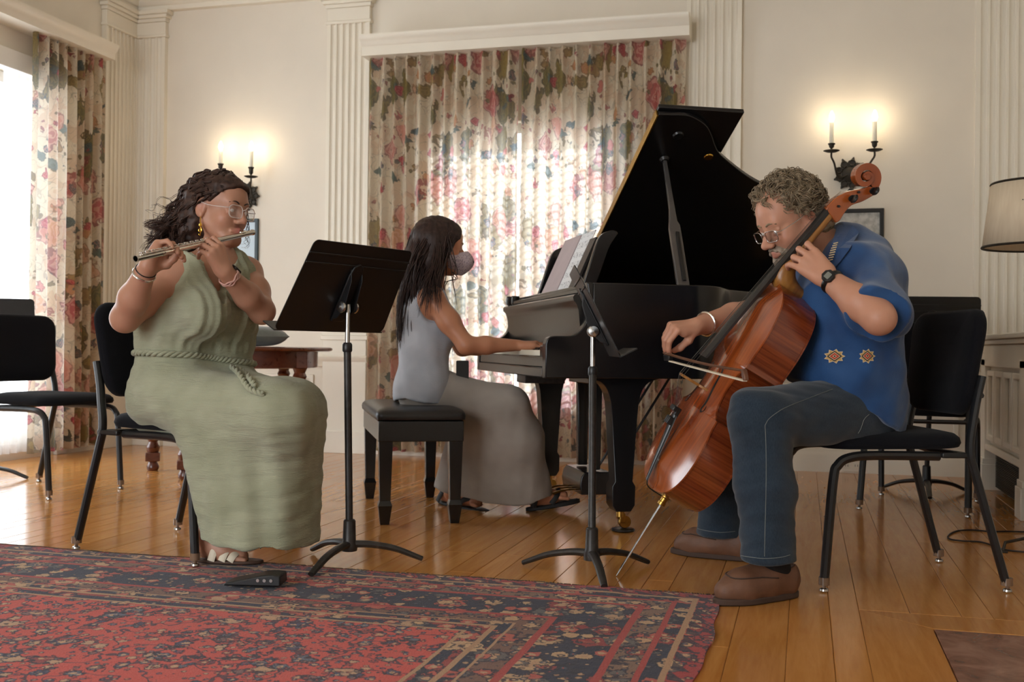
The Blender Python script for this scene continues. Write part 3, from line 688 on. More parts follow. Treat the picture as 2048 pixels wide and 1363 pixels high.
fb = [(-.200, .725)]+[(-.205, .80), (-.213, .88), (-.222, .905), (-.232, .915), (-.236, .930), (-.230, .940), (-.215, .945), (-.17, .945), (-.17, .725)]
MB().prism(fb, .056, 1.424, UZ).build('fallboard', BL, piano, angle=50)
MB().box(-.215, .14, .06, 1.42, .945, .965).build('top_deck', BL, piano, bevel=.004)
for vv, uu in ((1.36, -.21), (1.29, -.20)): MB().lathe([(0, .945), (.020, .946), (.022, .95), (.022, .985), (.018, .99), (0, .99)], 16, tr(uu, vv, 0)).build('lid_bumper', M['ebony'], piano)
# lid
th = math.radians(27.5)
LM = mat_axes((0, 1.49, .995), (1, 0, 0), (0, -math.cos(th), math.sin(th)), (0, -math.sin(th), -math.cos(th)))  # x = u, y = across from hinge, z = underside outwards
lidp = [(.147, 0), (.147, 1.498)]+[(x+.008*0, 1.498-y) for x, y in bent]+[(.6, 0)]
lid = MB().prism(lidp, -.02, 0, LM).build('lid', BL, piano, angle=30, bevel=.003)
MB().box(.145, .5175, 0, 1.515, -.042, -.022, LM).build('folded_flap', BL, lid, bevel=.004)
MB().box(.139, .146, .02, 1.49, -.030, .002, LM).build('lid_hinge', M['brass'], lid, bevel=.001)
MB().lathe([(0, .004), (.018, .004), (.021, 0)], 20, LM @ tr(.456, 1.24, 0)).build('medallion', M['gold'], lid)
MB().lathe([(.008, .006), (.020, .008), (.024, .0)], 20, LM @ tr(.271, 1.374, 0)).build('rubber_button', M['ebony'], lid)
MB().lathe([(.0, .012), (.016, .012), (.022, 0)], 16, LM @ tr(.264, 1.21, 0)).build('prop_cup', M['black_metal'], lid)
pt = LM @ Vector((.264, 1.21, .012))
pb = np.array([.235, .10, .985]); ptn = np.array(pt); ax = ptn-pb; ln = np.linalg.norm(ax)
M['prop'] = simple('black_prop_painted_sheen', srgb(96, 92, 90), .2, .5, var=.1); S_, T_, A_ = frame(ax, (0, 1, 0)); PM = mat_axes(pb, S_, T_, A_)  # black prop lightened to grey: window reflection put into the base colour
MB().prism([(-.026, 0), (.026, 0), (.024, .30), (.014, .32), (.012, ln*.6), (.008, ln), (-.008, ln), (-.012, ln*.6), (-.020, .32), (-.026, .28)], -.009, .009, PM @ Matrix(((1, 0, 0, 0), (0, 0, 1, 0), (0, 1, 0, 0), (0, 0, 0, 1)))).build('lid_prop', M['prop'], piano, bevel=.003)
MB().box(-.004, .012, -.016, -.010, .02, .26, PM).build('short_prop', BL, piano, bevel=.002)
# music desk
dk = math.radians(24)
DM = mat_axes((-.125, .74, .966), (0, 1, 0), (math.sin(dk), 0, math.cos(dk)), (-math.cos(dk), 0, math.sin(dk)))
desk_p = [(-.36, 0), (.36, 0), (.36, .20), (.33, .24), (.22, .255), (0, .26), (-.22, .255), (-.33, .24), (-.36, .20)]
md = MB().prism(desk_p, -.012, 0, DM).build('music_desk', BL, piano, angle=40, bevel=.003)
MB().box(-.36, .36, 0, .010, 0, .035, DM).build('desk_ledge', BL, md, bevel=.002)
scroll = [tuple(p) for p in catmull([(-.13, .965), (-.08, .965), (-.045, 1.05), (-.01, 1.15), (.02, 1.20), (.03, 1.215), (.018, 1.226), (-.015, 1.222), (-.055, 1.19), (-.095, 1.07)], 4)]
for v0 in (.325, 1.125): MB().prism(scroll, v0, v0+.03, UZ).build('desk_side', BL, md, bevel=.003)
# legs
legp = [(-.034, .130), (-.045, .145), (-.048, .235), (-.040, .255), (-.040, .26), (-.054, .50), (-.062, .545), (-.085, .585), (-.13, .612), (-.135, .615)]
legp = [(-.030, .085), (-.046, .110), (-.048, .185), (-.036, .205), (-.052, .45), (-.058, .52)]+[tuple(p) for p in catmull([(-.06, .525), (-.072, .565), (-.10, .598), (-.15, .614)], 3)]
def leg(u, v_):
    sym = legp+[(-x, z) for x, z in legp[::-1]]
    T = tr(u, v_, 0)
    l = MB().prism(sym, -.044, .044, T @ UZ).build('leg', BL, piano, angle=40, bevel=.006)
    c = MB().lathe([(.010, .05), (.018, .06), (.018, .086)], 12, T).box(-.012, .012, -.016, .016, .035, .075, T @ tr(.006, 0, 0)).build('caster_fork', M['brass'], l, bevel=.003)
    MB().lathe([(.006, -.012), (.024, -.012), (.026, -.006), (.026, .006), (.024, .012), (.006, .012)], 18, T @ tr(.018, 0, .040) @ rot('X', 90)).build('caster_wheel', M['brass'], l)
    MB().lathe([(0, .002), (.044, .002), (.048, .006), (.044, .012), (.036, .014), (0, .014)], 24, T @ tr(.012, 0, 0)).build('caster_cup', M['ebony'], l)
leg(-.01, .13); leg(-.01, 1.33); leg(1.08, 1.12)
# pedal lyre
ly = tr(.03, .74, 0)
MB().box(-.05, .05, -.17, .17, .575, .615, ly).build('lyre_top', BL, piano, bevel=.004)
for s in (-1, 1): MB().prism([(-.028, .575), (-.022, .19), (.022, .19), (.028, .575)], s*.105-.018, s*.105+.018, ly @ UZ).build('lyre_post', BL, piano, bevel=.004)
MB().prism([(-.075, .085), (-.082, .13), (-.075, .165), (-.06, .185), (.06, .185), (.07, .165), (.07, .085)], -.16, .16, ly @ UZ).build('pedal_box', BL, piano, bevel=.004)
for k in (-1, 0, 1):
    P = catmull([(-.06, k*.07, .098), (-.11, k*.07, .098), (-.15, k*.07, .092), (-.185, k*.07, .080)], 4)
    MB().tube([ly @ Vector(p) for p in P], [.008+.006*i/(len(P)-1) for i in range(len(P))], 10, flat=.45).build('pedal', M['brass'], piano)
for s in (-.05, .05): MB().tube([ly @ Vector((.02, s, .18)), ly @ Vector((.02, s, .58))], .004, 8).build('pedal_rod', M['brass'], piano)
for s in (-.10, .10): MB().tube([ly @ Vector((.06, s, .15)), ly @ Vector((.36, s, .615))], .006, 8).build('lyre_brace', M['black_metal'], piano)
MB().box(-.30, -.12, .60, .78, .575, .6145).build('under_keybed_box', M['worn_metal'], piano, bevel=.003)
PW = lambda u, v_, z: PN+np.array([.8895*u-.457*v_, .457*u+.8895*v_, z])
# music on the desk
PM4 = tr(*PN) @ rot('Z', math.degrees(PA))
def leaning(name, label, a, b, h, z0, z1, m, cat, extra=0.0, group=None):
    T = PM4 @ DM @ rot('X', extra)
    return tag(MB().prism([(a, .011), (b, .011), (b, .011+h), (a, .011+h)], z0, z1, T).build(name, m, None, bevel=.001), label, cat, group)
M['mauve'] = simple('mauve_paper_cover', srgb(176, 160, 160), .7, var=.05)
M['score'] = NT('printed_score'); t_ = M['score']; v_ = t_.coord('Object', (1, 1, 1)); 
n_ = t_.noise(v_, 90, 2); sp_ = t_.n('ShaderNodeSeparateXYZ'); t_.l(v_, sp_.inputs[0])
ln_ = t_.math('LESS_THAN', t_.math('FRACT', t_.math('MULTIPLY', sp_.outputs[2], 120)), .14)
blk = t_.math('LESS_THAN', t_.math('FRACT', t_.math('MULTIPLY', sp_.outputs[2], 22)), .62)
nt_ = t_.math('GREATER_THAN', n_.outputs[0], .60)
ink = t_.math('MULTIPLY', blk, t_.math('MAXIMUM', t_.math('MULTIPLY', ln_, .5), nt_))
t_.set(.8, color=t_.mix(t_.math('MULTIPLY', ink, .8), srgb(222, 222, 222), srgb(40, 40, 46))); M['score'] = t_.m
leaning('music_book', 'mauve music book leaning at the far end of the piano desk', .03, .32, .30, .002, .008, M['mauve'], 'book', 0)
leaning('sheet_music', 'printed white score open on the piano music desk', -.20, .02, .30, .002, .006, M['score'], 'sheet music', 0)
leaning('music_folder', 'dark grey folder leaning nearest on the piano desk', -.30, -.205, .25, .002, .014, M['worn_metal'], 'folder', 0)

# bench
bc = PW(0, 0, 0); bcx, bcy = -1.706, 4.549
bench = thing('piano_bench', 'black lacquered piano bench with leather cushion under the pianist', 'bench', (bcx, bcy, 0), PA)
def blk_leg(x, y):
    V = []; Fc = []
    prof = [(.0185, 0), (.028, .075), (.029, .078), (.022, .098), (.0225, .10), (.030, .40)]
    for r_, z in prof: V += [(x-r_, y-r_, z), (x+r_, y-r_, z), (x+r_, y+r_, z), (x-r_, y+r_, z)]
    for k in range(len(prof)-1):
        for i in range(4): Fc.append((4*k+i, 4*k+(i+1) % 4, 4*k+4+(i+1) % 4, 4*k+4+i))
    Fc += [(3, 2, 1, 0), tuple(range(20, 24))]
    MB().add(V, Fc).build('leg', BL, bench, smooth=False, bevel=.002)
for x in (-.145, .145):
    for y in (-.385, .385): blk_leg(x, y)
MB().ring([(-.176, -.416), (.176, -.416), (.176, .416), (-.176, .416)], [(-.15, -.39), (.15, -.39), (.15, .39), (-.15, .39)], .34, .425).build('apron', BL, bench, bevel=.003)
mb = MB(); cushion(mb, rrect(.374, .85, .03, 4), [(.02, .425), (.004, .43), (0, .445), (.006, .458), (.03, .470), (.09, .478), (.16, .480)], Matrix.Identity(4))
mb.build('cushion', M['black_leather'], bench, angle=50)

# ------------------------------------------------------------------ side table and cushion
tcx, tcy, tr_ = -3.16, 5.62, .53
tbl = thing('side_table', 'round dark mahogany table with turned legs behind the flutist', 'table', (tcx, tcy, 0))
MB().lathe([(0, .695), (tr_-.02, .695), (tr_-.004, .70), (tr_, .708), (tr_-.004, .716), (tr_-.02, .720), (0, .720)], 48).build('table_top', M['mahogany'], tbl)
MB().lathe([(tr_-.10, .60), (tr_-.085, .605), (tr_-.085, .695), (tr_-.11, .695), (tr_-.11, .60), (tr_-.10, .60)], 48, cap=False).build('apron', M['mahogany'], tbl)
tl = [(.028, 0), (.034, .01), (.036, .025), (.026, .045), (.022, .06)]
tl2 = [(.026, .10), (.034, .112), (.038, .135), (.028, .155), (.024, .165), (.032, .18), (.026, .195), (.030, .25), (.026, .42), (.022, .50), (.036, .515), (.028, .53), (.040, .555), (.030, .575), (.040, .60)]
for (x, y) in ((-3.62, 5.46), (-3.225, 5.16), (-2.735, 5.53), (-3.10, 6.05)):
    T = tr(x-tcx, y-tcy, 0)
    l = MB().lathe(tl, 18, T).lathe(tl2, 18, T).build('leg', M['mahogany'], tbl)
    MB().box(-.040, .040, -.040, .040, .055, .105, T @ rot('Z', 30)).build('leg_block', M['mahogany'], l, bevel=.004)
    MB().box(-.040, .040, -.035, .035, .60, .697, T @ rot('Z', 30)).build('corner_block', M['mahogany'], l, bevel=.004)
pc = W(500, 675, 5.55)
def pil(s, v):
    x = (s-.5)*2; y = (v-.5)*2
    k = (1-abs(x)**3.0)*(1-abs(y)**3.0); sx = 1-.10*(1-x*x)*abs(y)**2; sy = 1-.10*(1-y*y)*abs(x)**2
    return (x*.20*sy, y*.20*sx, k**.55)
mb = MB(); n = 22
topv = [pil(i/n, j/n) for j in range(n+1) for i in range(n+1)]
mb.add([(x, y, .056+z*.058) for x, y, z in topv], [(j*(n+1)+i, j*(n+1)+i+1, (j+1)*(n+1)+i+1, (j+1)*(n+1)+i) for j in range(n) for i in range(n)])
mb.add([(x, y, .056-z*.055) for x, y, z in topv], [(j*(n+1)+i, (j+1)*(n+1)+i, (j+1)*(n+1)+i+1, j*(n+1)+i+1) for j in range(n) for i in range(n)])
o = mb.build('cushion', M['felt'], None, angle=80); o.location = (-2.97, 5.42, .7205); o.rotation_euler = (0, 0, .5); tag(o, 'grey-green square cushion lying on the round mahogany table', 'cushion')

# ------------------------------------------------------------------ sconces
def sconce(label, px_plate, candles):
    pp = PY(*px_plate, BW-.01)
    t = thing('wall_sconce', label, 'sconce', tuple(pp), 0, 'two-candle wall sconces')
    pl = [tuple(((.085+.014*math.cos(9*a)+.008*math.cos(18*a+1))*math.cos(a)*.95, (.085+.014*math.cos(9*a)+.008*math.cos(18*a+1))*math.sin(a))) for a in [2*PI*k/90 for k in range(90)]]
    hole = [(.052*math.cos(2*PI*k/90), .052*math.sin(2*PI*k/90)) for k in range(90)]
    XZ = Matrix(((1, 0, 0, 0), (0, 0, -1, 0), (0, 1, 0, 0), (0, 0, 0, 1)))
    p = MB().ring(pl, hole, 0, .008, XZ).build('back_plate', M['iron'], t, angle=40)
    for k in range(9):
        a = 2*PI*k/9; c_ = (.068*math.cos(a), .068*math.sin(a))
        pts = [(c_[0]+.017*math.cos(b), -.011, c_[1]+.017*math.sin(b)) for b in [2*PI*q/14 for q in range(14)]]
        MB().tube(pts, .004, 6, closed=True).build('filigree_scroll', M['iron'], p)
    MB().lathe([(.05, 0), (.05, .006), (.03, .014), (.012, .024), (0, .026)], 18, XZ).build('boss', M['iron'], p)
    for (x, ybulb, ycup, ydish) in candles:
        b = PY(x, ybulb, BW-.13)-pp; cu = PY(x, ycup, BW-.13)-pp; di = PY(x, ydish, BW-.13)-pp
        sg = 1 if b[0] > 0 else -1
        a = MB().tube(catmull([(sg*.02, -.02, -.01), (sg*.07, -.06, -.025), (di[0]*.85, di[1]*.85, di[2]*.45), (di[0], di[1], di[2]-.03), (di[0], di[1], di[2])], 6), .006, 8).build('arm', M['iron'], t)
        T = tr(*di)
        MB().lathe([(.005, -.004), (.03, .0), (.048, .008), (.046, .010), (.02, .004), (0, .003)], 22, T).build('drip_dish', M['iron'], a)
        h = cu[2]-di[2]
        MB().lathe([(.005, 0), (.006, .02), (.014, .03), (.016, h), (.021, h+.004), (.021, h+.010), (.014, h+.010)], 16, T).build('candle_cup', M['iron'], a)
        hb = b[2]-di[2]-.03
        MB().lathe([(.013, h), (.013, hb-.012), (.009, hb-.006)], 14, T).build('candle_sleeve', M['candle'], a)
        MB().lathe([(.008, hb-.008), (.013, hb+.006), (.016, hb+.02), (.013, hb+.038), (.006, hb+.055), (.0, hb+.062)], 14, T).build('bulb', M['bulb'], a)
        l = bpy.data.lights.new('candle_bulb_light', 'POINT'); l.energy = .85; l.color = (1, .84, .62); l.shadow_soft_size = .02
        lo = bpy.data.objects.new('candle_bulb_light', l); COL.objects.link(lo); lo.parent = a; lo.location = (di[0], di[1], di[2]+hb+.03)
    return t
sconce('iron two-candle sconce above the small framed photo at the right', (1700, 348), ((1663, 232, 290, 304), (1749, 230, 286, 302)))
sconce('iron two-candle sconce behind the flutist\'s head', (495, 392), ((441, 291, 330, 345), (502, 291, 337, 355)))

# ------------------------------------------------------------------ pictures
def photo_mat():
    t = NT('black_and_white_photo'); v = t.coord('Object', (1, 1, 1)); sp = t.n('ShaderNodeSeparateXYZ'); t.l(v, sp.inputs[0])
    n = t.noise(v, 22, 4); vo = t.voro(v, 45)
    sky = t.ramp(n.outputs[0], [(.35, srgb(150, 148, 142)), (.65, srgb(205, 203, 196))])
    crowd = t.ramp(vo.outputs['Distance'], [(.1, srgb(40, 40, 40)), (.5, srgb(190, 188, 184))])
    t.set(.25, color=t.mix(t.math('LESS_THAN', t.math('ADD', sp.outputs[2], t.math('MULTIPLY', n.outputs[0], .05)), -.01), sky, crowd)); return t.m
M['photo'] = photo_mat(); M['pale_print'] = simple('pale_blue_print', srgb(190, 205, 214), .3, var=.06, vscale=5)
def picture(label, xr, ytop, w_, h_, pm, fm, depth=.02):
    p = PY(xr, ytop, BW-.012); t = thing('framed_picture', label, 'picture', (p[0]-w_/2, BW-.001, p[2]-h_/2))
    T = Matrix(((1, 0, 0, 0), (0, 0, -1, 0), (0, 1, 0, 0), (0, 0, 0, 1)))
    fw_ = .024
    MB().ring([(-w_/2, -h_/2), (w_/2, -h_/2), (w_/2, h_/2), (-w_/2, h_/2)], [(-w_/2+fw_, -h_/2+fw_), (w_/2-fw_, -h_/2+fw_), (w_/2-fw_, h_/2-fw_), (-w_/2+fw_, h_/2-fw_)], 0, depth, T).build('frame', fm, t, bevel=.003)
    MB().box(-w_/2+.02, w_/2-.02, -h_/2+.02, h_/2-.02, 0, .008, T).build('print', pm, t, smooth=False)
picture('black framed black-and-white photograph below the right sconce', 1768, 416, .46, .36, M['photo'], M['ebony'])
M['teal_frame'] = simple('dark_teal_frame', srgb(38, 54, 58), .4)
picture('dark teal framed print hanging behind the flutist', 517, 437, .30, .31, M['pale_print'], M['teal_frame'])

# ------------------------------------------------------------------ floor lamp at the right edge
lc = W(2079, 700, 4.12); lx, ly_ = lc[0], lc[1]
lamp = thing('floor_lamp', 'floor lamp with cream drum shade at the right edge', 'lamp', (lx, ly_, 0))
mb = MB().lathe([(.205, 1.135), (.175, 1.385)], 40, cap=False); mb.build('lamp_shade', M['shade'], lamp, solid=.003)
for r_, z in ((.206, 1.139), (.1755, 1.381)): MB().tube([(r_*math.cos(a), r_*math.sin(a), z) for a in [2*PI*k/40 for k in range(40)]], .005, 6, closed=True, flat=1.0).build('shade_trim', M['iron'], lamp)
MB().tube([(0, 0, .03), (0, 0, 1.33)], .009, 10).build('pole', M['iron'], lamp)
MB().lathe([(0, 1.27), (.012, 1.27), (.03, 1.30), (.032, 1.34), (.02, 1.37), (0, 1.375)], 14).build('lamp_bulb', M['candle'], lamp)
for a in (0, 2.1, 4.2): MB().tube([(0, 0, 1.30), (.19*math.cos(a), .19*math.sin(a), 1.30)], .002, 5).build('shade_spoke', M['iron'], lamp)
p1, p2 = FL(2004, 1104), FL(2012, 1086)
for k, q in enumerate((FL(2003, 1104), FL(2110, 1108), FL(2095, 1060))):
    qx, qy = q[0]-lx, q[1]-ly_
    MB().tube([(qx, qy, .006), (qx*.96, qy*.96, .006), (qx*.9, qy*.9, .034), (0, 0, .036)], .006, 8).build('foot', M['iron'], lamp)
    if k == 0: MB().box(qx-.02, qx+.02, qy-.014, qy+.014, 0.0005, .008).build('foot_pad', M['iron'], lamp, bevel=.002)
M['cable'] = simple('dark_cable', srgb(46, 34, 26), .5)
pts = [FL(*p)+np.array([0, 0, .004]) for p in ((2075, 1066), (2020, 1064), (1980, 1064), (1945, 1061), (1915, 1063), (1898, 1071), (1899, 1079), (1925, 1083), (1960, 1085), (1985, 1092), (2010, 1101), (2060, 1106))]
tag(MB().tube(catmull(pts, 6), .0035, 6).build('power_cable', M['cable'], None), 'thin dark cable looped on the floor at the right edge', 'cable')

# black pedal on the rug
pp = (FL(445, 1172, .01)+FL(555, 1172, .01))/2
t = thing('foot_pedal', 'small black wedge pedal on the rug by the sandal', 'pedal', (pp[0], pp[1]+.03, .0125), math.radians(12))
MB().prism([(-.085, 0), (.085, 0), (.088, .006), (.086, .032), (.06, .035), (.03, .032), (-.08, .008)], -.04, .04, UZ).build('housing', M['black_metal'], t, bevel=.005)
for k in range(3): MB().lathe([(0, 0), (.005, 0), (.005, .002), (0, .002)], 10, tr(.02+.02*k, -.0405, .018) @ rot('X', 90)).build('jack', M['steel'], t)
# ------------------------------------------------------------------ sculpting with signed distances (bodies, clothes, hair masses)
def unit(a):
    a = np.asarray(a, float); return a/np.linalg.norm(a)
class Sculpt:
    def __init__(s): s.p = []          # (fn, k, op, lo, hi)
    def _add(s, fn, k, op, pts, r):
        pts = np.atleast_2d(pts); s.p.append((fn, k, op, pts.min(0)-r, pts.max(0)+r)); return s
    def rc(s, a, b, r1, r2=None, k=.02, op=1, flat=1.0, n=None):
        a = np.asarray(a, float); b = np.asarray(b, float); r2 = r1 if r2 is None else r2; ab = b-a; L2 = max(ab@ab, 1e-12)
        nn = unit(n) if n is not None else None
        def fn(P):
            q = P-a
            t = np.clip(q@ab/L2, 0, 1); e = q-t[:, None]*ab
            if nn is not None:
                c = e@nn; e = e+np.outer(c*(1/flat-1), nn)
                return (np.sqrt((e*e).sum(1))-(r1+(r2-r1)*t))*min(1, flat)
            return np.sqrt((e*e).sum(1))-(r1+(r2-r1)*t)
        return s._add(fn, k, op, np.array([a, b]), max(r1, r2)*max(1, flat))
    def chain(s, pts, rs, k=.02, **kw):
        for i in range(len(pts)-1): s.rc(pts[i], pts[i+1], rs[i], rs[i+1], k, **kw)
        return s
    def ell(s, c, rad, R=None, k=.02, op=1):
        c = np.asarray(c, float); rad = np.asarray(rad, float); R = np.eye(3) if R is None else np.asarray(R, float)   # rows = local axes
        def fn(P):
            q = (P-c)@R.T; k0 = np.sqrt(((q/rad)**2).sum(1)); k1 = np.sqrt(((q/rad**2)**2).sum(1))+1e-9
            return k0*(k0-1)/k1
        return s._add(fn, k, op, c, rad.max())
    def mesh(s, name, h, m, parent, cut=None, disp=None, tint=None, smooth_iter=0, world=True):
        lo = np.min([p[3] for p in s.p if p[2] > 0], 0)-3*h; hi = np.max([p[4] for p in s.p if p[2] > 0], 0)+3*h
        Bn = 8; bs = Bn*h; nb = np.ceil((hi-lo)/bs).astype(int)
        I = np.stack(np.meshgrid(*[np.arange(x) for x in nb], indexing='ij'), -1).reshape(-1, 3)
        ctr = lo+(I+.5)*bs; rad = bs*.87
        D = np.empty((len(s.p), len(ctr)))
        for i, (fn, k, op, a, b) in enumerate(s.p): D[i] = fn(ctr)
        pos = np.array([p[2] > 0 for p in s.p])
        dmin = D[pos].min(0)
        dc = np.full(len(ctr), 1e3)
        for i, (fn, k, op, a, b) in enumerate(s.p):
            if op > 0: hh = np.maximum(k-np.abs(dc-D[i]), 0)/max(k, 1e-6); dc = np.minimum(dc, D[i])-hh*hh*k*.25
            else: hh = np.maximum(k-np.abs(dc+D[i]), 0)/max(k, 1e-6); dc = np.maximum(dc, -D[i])+hh*hh*k*.25
        keep = np.abs(dc) < rad*1.5
        if cut is not None:
            cc_ = cut(ctr); keep = (dc < rad*1.5) & (cc_ < rad*2.5) & ((dc > -rad*1.5) | (cc_ > -rad*2.5))
        # blocks deep inside any primitive hold no surface
        I = I[keep]; ctr = ctr[keep]; D = D[:, keep]; dmin = dmin[keep]
        g = np.stack(np.meshgrid(*[np.arange(Bn+1)]*3, indexing='ij'), -1).reshape(-1, 3); NP_ = len(g)
        d = np.full((len(I), NP_), 1e3)
        base = lo+I*bs
        for i, (fn, k, op, a, b) in enumerate(s.p):
            if op > 0: idx = np.where(D[i] < dmin+2.4*rad+2.2*k)[0]
            else: idx = np.where(D[i] < 1.8*rad+k)[0]
            for c0 in range(0, len(idx), 1500):
                ii = idx[c0:c0+1500]
                P = (base[ii][:, None, :]+g[None]*h).reshape(-1, 3); v = fn(P).reshape(len(ii), NP_); dd = d[ii]
                if op > 0:
                    hh = np.maximum(k-np.abs(dd-v), 0)/max(k, 1e-6); d[ii] = np.minimum(dd, v)-hh*hh*k*.25
                else:
                    v = -v; hh = np.maximum(k-np.abs(dd-v), 0)/max(k, 1e-6); d[ii] = np.maximum(dd, v)+hh*hh*k*.25
        if cut is not None:
            for c0 in range(0, len(I), 1500):
                P = (base[c0:c0+1500][:, None, :]+g[None]*h).reshape(-1, 3)
                d[c0:c0+1500] = np.maximum(d[c0:c0+1500], cut(P).reshape(-1, NP_))
        pk = (I[:, None, :]*Bn+g[None]).reshape(-1, 3); pd = nb*Bn+1; pk = pk[:, 0]+pd[0]*(pk[:, 1]+pd[1]*pk[:, 2])      # points shared by neighbouring blocks get one value
        sh = (g == 0).any(1) | (g == Bn).any(1); shm = np.tile(sh, len(I)); uq, inv = np.unique(pk[shm], return_inverse=True)
        df = d.reshape(-1); df[shm] = (np.bincount(inv, df[shm])/np.bincount(inv))[inv]; d = df.reshape(len(I), NP_)
        act = (d.min(1) < 0) & (d.max(1) > 0); I = I[act]; base = base[act]; d = d[act]
        n1 = Bn+1; d = d.reshape(-1, n1, n1, n1); sg = d < 0
        # cell vertices
        cnt = np.zeros((len(I), Bn, Bn, Bn)); acc = np.zeros((len(I), Bn, Bn, Bn, 3))
        for ax in range(3):
            for o1 in (0, 1):
                for o2 in (0, 1):
                    sl0 = [slice(0, Bn)]*3; oth = [q for q in range(3) if q != ax]
                    sl0[oth[0]] = slice(o1, o1+Bn); sl0[oth[1]] = slice(o2, o2+Bn); sl1 = list(sl0); sl1[ax] = slice(1, Bn+1)
                    A = d[(slice(None),)+tuple(sl0)]; B_ = d[(slice(None),)+tuple(sl1)]; cr = (A < 0) != (B_ < 0)
                    t = np.where(cr, A/np.where(cr, A-B_, 1), 0)
                    cnt += cr
                    acc[..., ax] += np.where(cr, t, 0); acc[..., oth[0]] += cr*o1; acc[..., oth[1]] += cr*o2
        has = cnt > 0
        bi, ci, cj, ck = np.where(has)
        loc = acc[has]/cnt[has][:, None]
        cell = I[bi]*Bn+np.stack([ci, cj, ck], 1)
        V = lo+(cell+loc)*h
        dims = nb*Bn+2; key = cell[:, 0]+dims[0]*(cell[:, 1]+dims[1]*cell[:, 2]); order = np.argsort(key); sk = key[order]
        Q = []
        for ax in range(3):
            oth = [q for q in range(3) if q != ax]
            if ax == 1: oth = oth[::-1]
            sl1 = [slice(0, Bn)]*3; sl1[ax] = slice(1, Bn+1)
            A = sg[:, :Bn, :Bn, :Bn]; B_ = sg[(slice(None),)+tuple(sl1)]; cr = A != B_
            b2, x, y, z = np.where(cr); c = I[b2]*Bn+np.stack([x, y, z], 1); fl = A[cr]
            quad = []
            okm = np.ones(len(c), bool)
            for (u_, v_) in ((0, 0), (-1, 0), (-1, -1), (0, -1)):
                cc = c.copy(); cc[:, oth[0]] += u_; cc[:, oth[1]] += v_
                kk = cc[:, 0]+dims[0]*(cc[:, 1]+dims[1]*cc[:, 2]); j = np.clip(np.searchsorted(sk, kk), 0, len(sk)-1); okm &= sk[j] == kk; quad.append(order[j])
            q = np.stack(quad, 1)[okm]; f_ = fl[okm]; q[~f_] = q[~f_][:, ::-1]; Q.append(q)
        Q = np.concatenate(Q)
        me = bpy.data.meshes.new(name)
        for _ in range(smooth_iter):
            s_ = np.zeros_like(V); n_ = np.zeros(len(V))
            for a in range(4):
                np.add.at(s_, Q[:, a], V[Q[:, (a+1) % 4]]+V[Q[:, a-1]]); np.add.at(n_, Q[:, a], 2)
            V = V*.5+.5*s_/np.maximum(n_, 1)[:, None]
        if disp is not None:
            fn_ = np.cross(V[Q[:, 2]]-V[Q[:, 0]], V[Q[:, 3]]-V[Q[:, 1]]); N_ = np.zeros_like(V)
            for a in range(4): np.add.at(N_, Q[:, a], fn_)
            N_ /= np.linalg.norm(N_, axis=1)[:, None]+1e-12; V = V+N_*disp(V)[:, None]
        me.vertices.add(len(V)); me.vertices.foreach_set('co', V.astype(np.float32).ravel())
        me.loops.add(Q.size); me.loops.foreach_set('vertex_index', Q.astype(np.int32).ravel())
        me.polygons.add(len(Q)); me.polygons.foreach_set('loop_start', np.arange(0, Q.size, 4, dtype=np.int32))
        me.polygons.foreach_set('use_smooth', np.ones(len(Q), bool)); me.update(calc_edges=True); me.validate()
        if tint is not None:
            at = me.color_attributes.new('tint', 'FLOAT_COLOR', 'POINT'); at.data.foreach_set('color', tint(V).astype(np.float32).ravel())
        o = bpy.data.objects.new(name, me); COL.objects.link(o); me.materials.append(m)
        if parent:
            o.parent = parent
            if world: o.matrix_parent_inverse = basis(parent).inverted()
        return o
def vnoise(P, f, seed=0):
    """cheap smooth noise in -1..1"""
    r = np.random.RandomState(seed); out = np.zeros(len(P))
    for i in range(5):
        w_ = r.normal(size=3); w_ /= np.linalg.norm(w_); out += np.sin(P@w_*f*2*PI*r.uniform(.6, 1.5)+r.uniform(0, 6)+1.3*np.sin(P@r.normal(size=3)*f*2.2+i))
    return out/3.2
def frame3(fwd, up):
    f = unit(fwd); l = unit(np.cross(up, f)); u = np.cross(f, l); return np.array([f, l, u])     # rows: forward, left, up
def CD(r, a, u=0.0): return RT*r+FW*a+UP*u      # right / away / up as seen from the camera

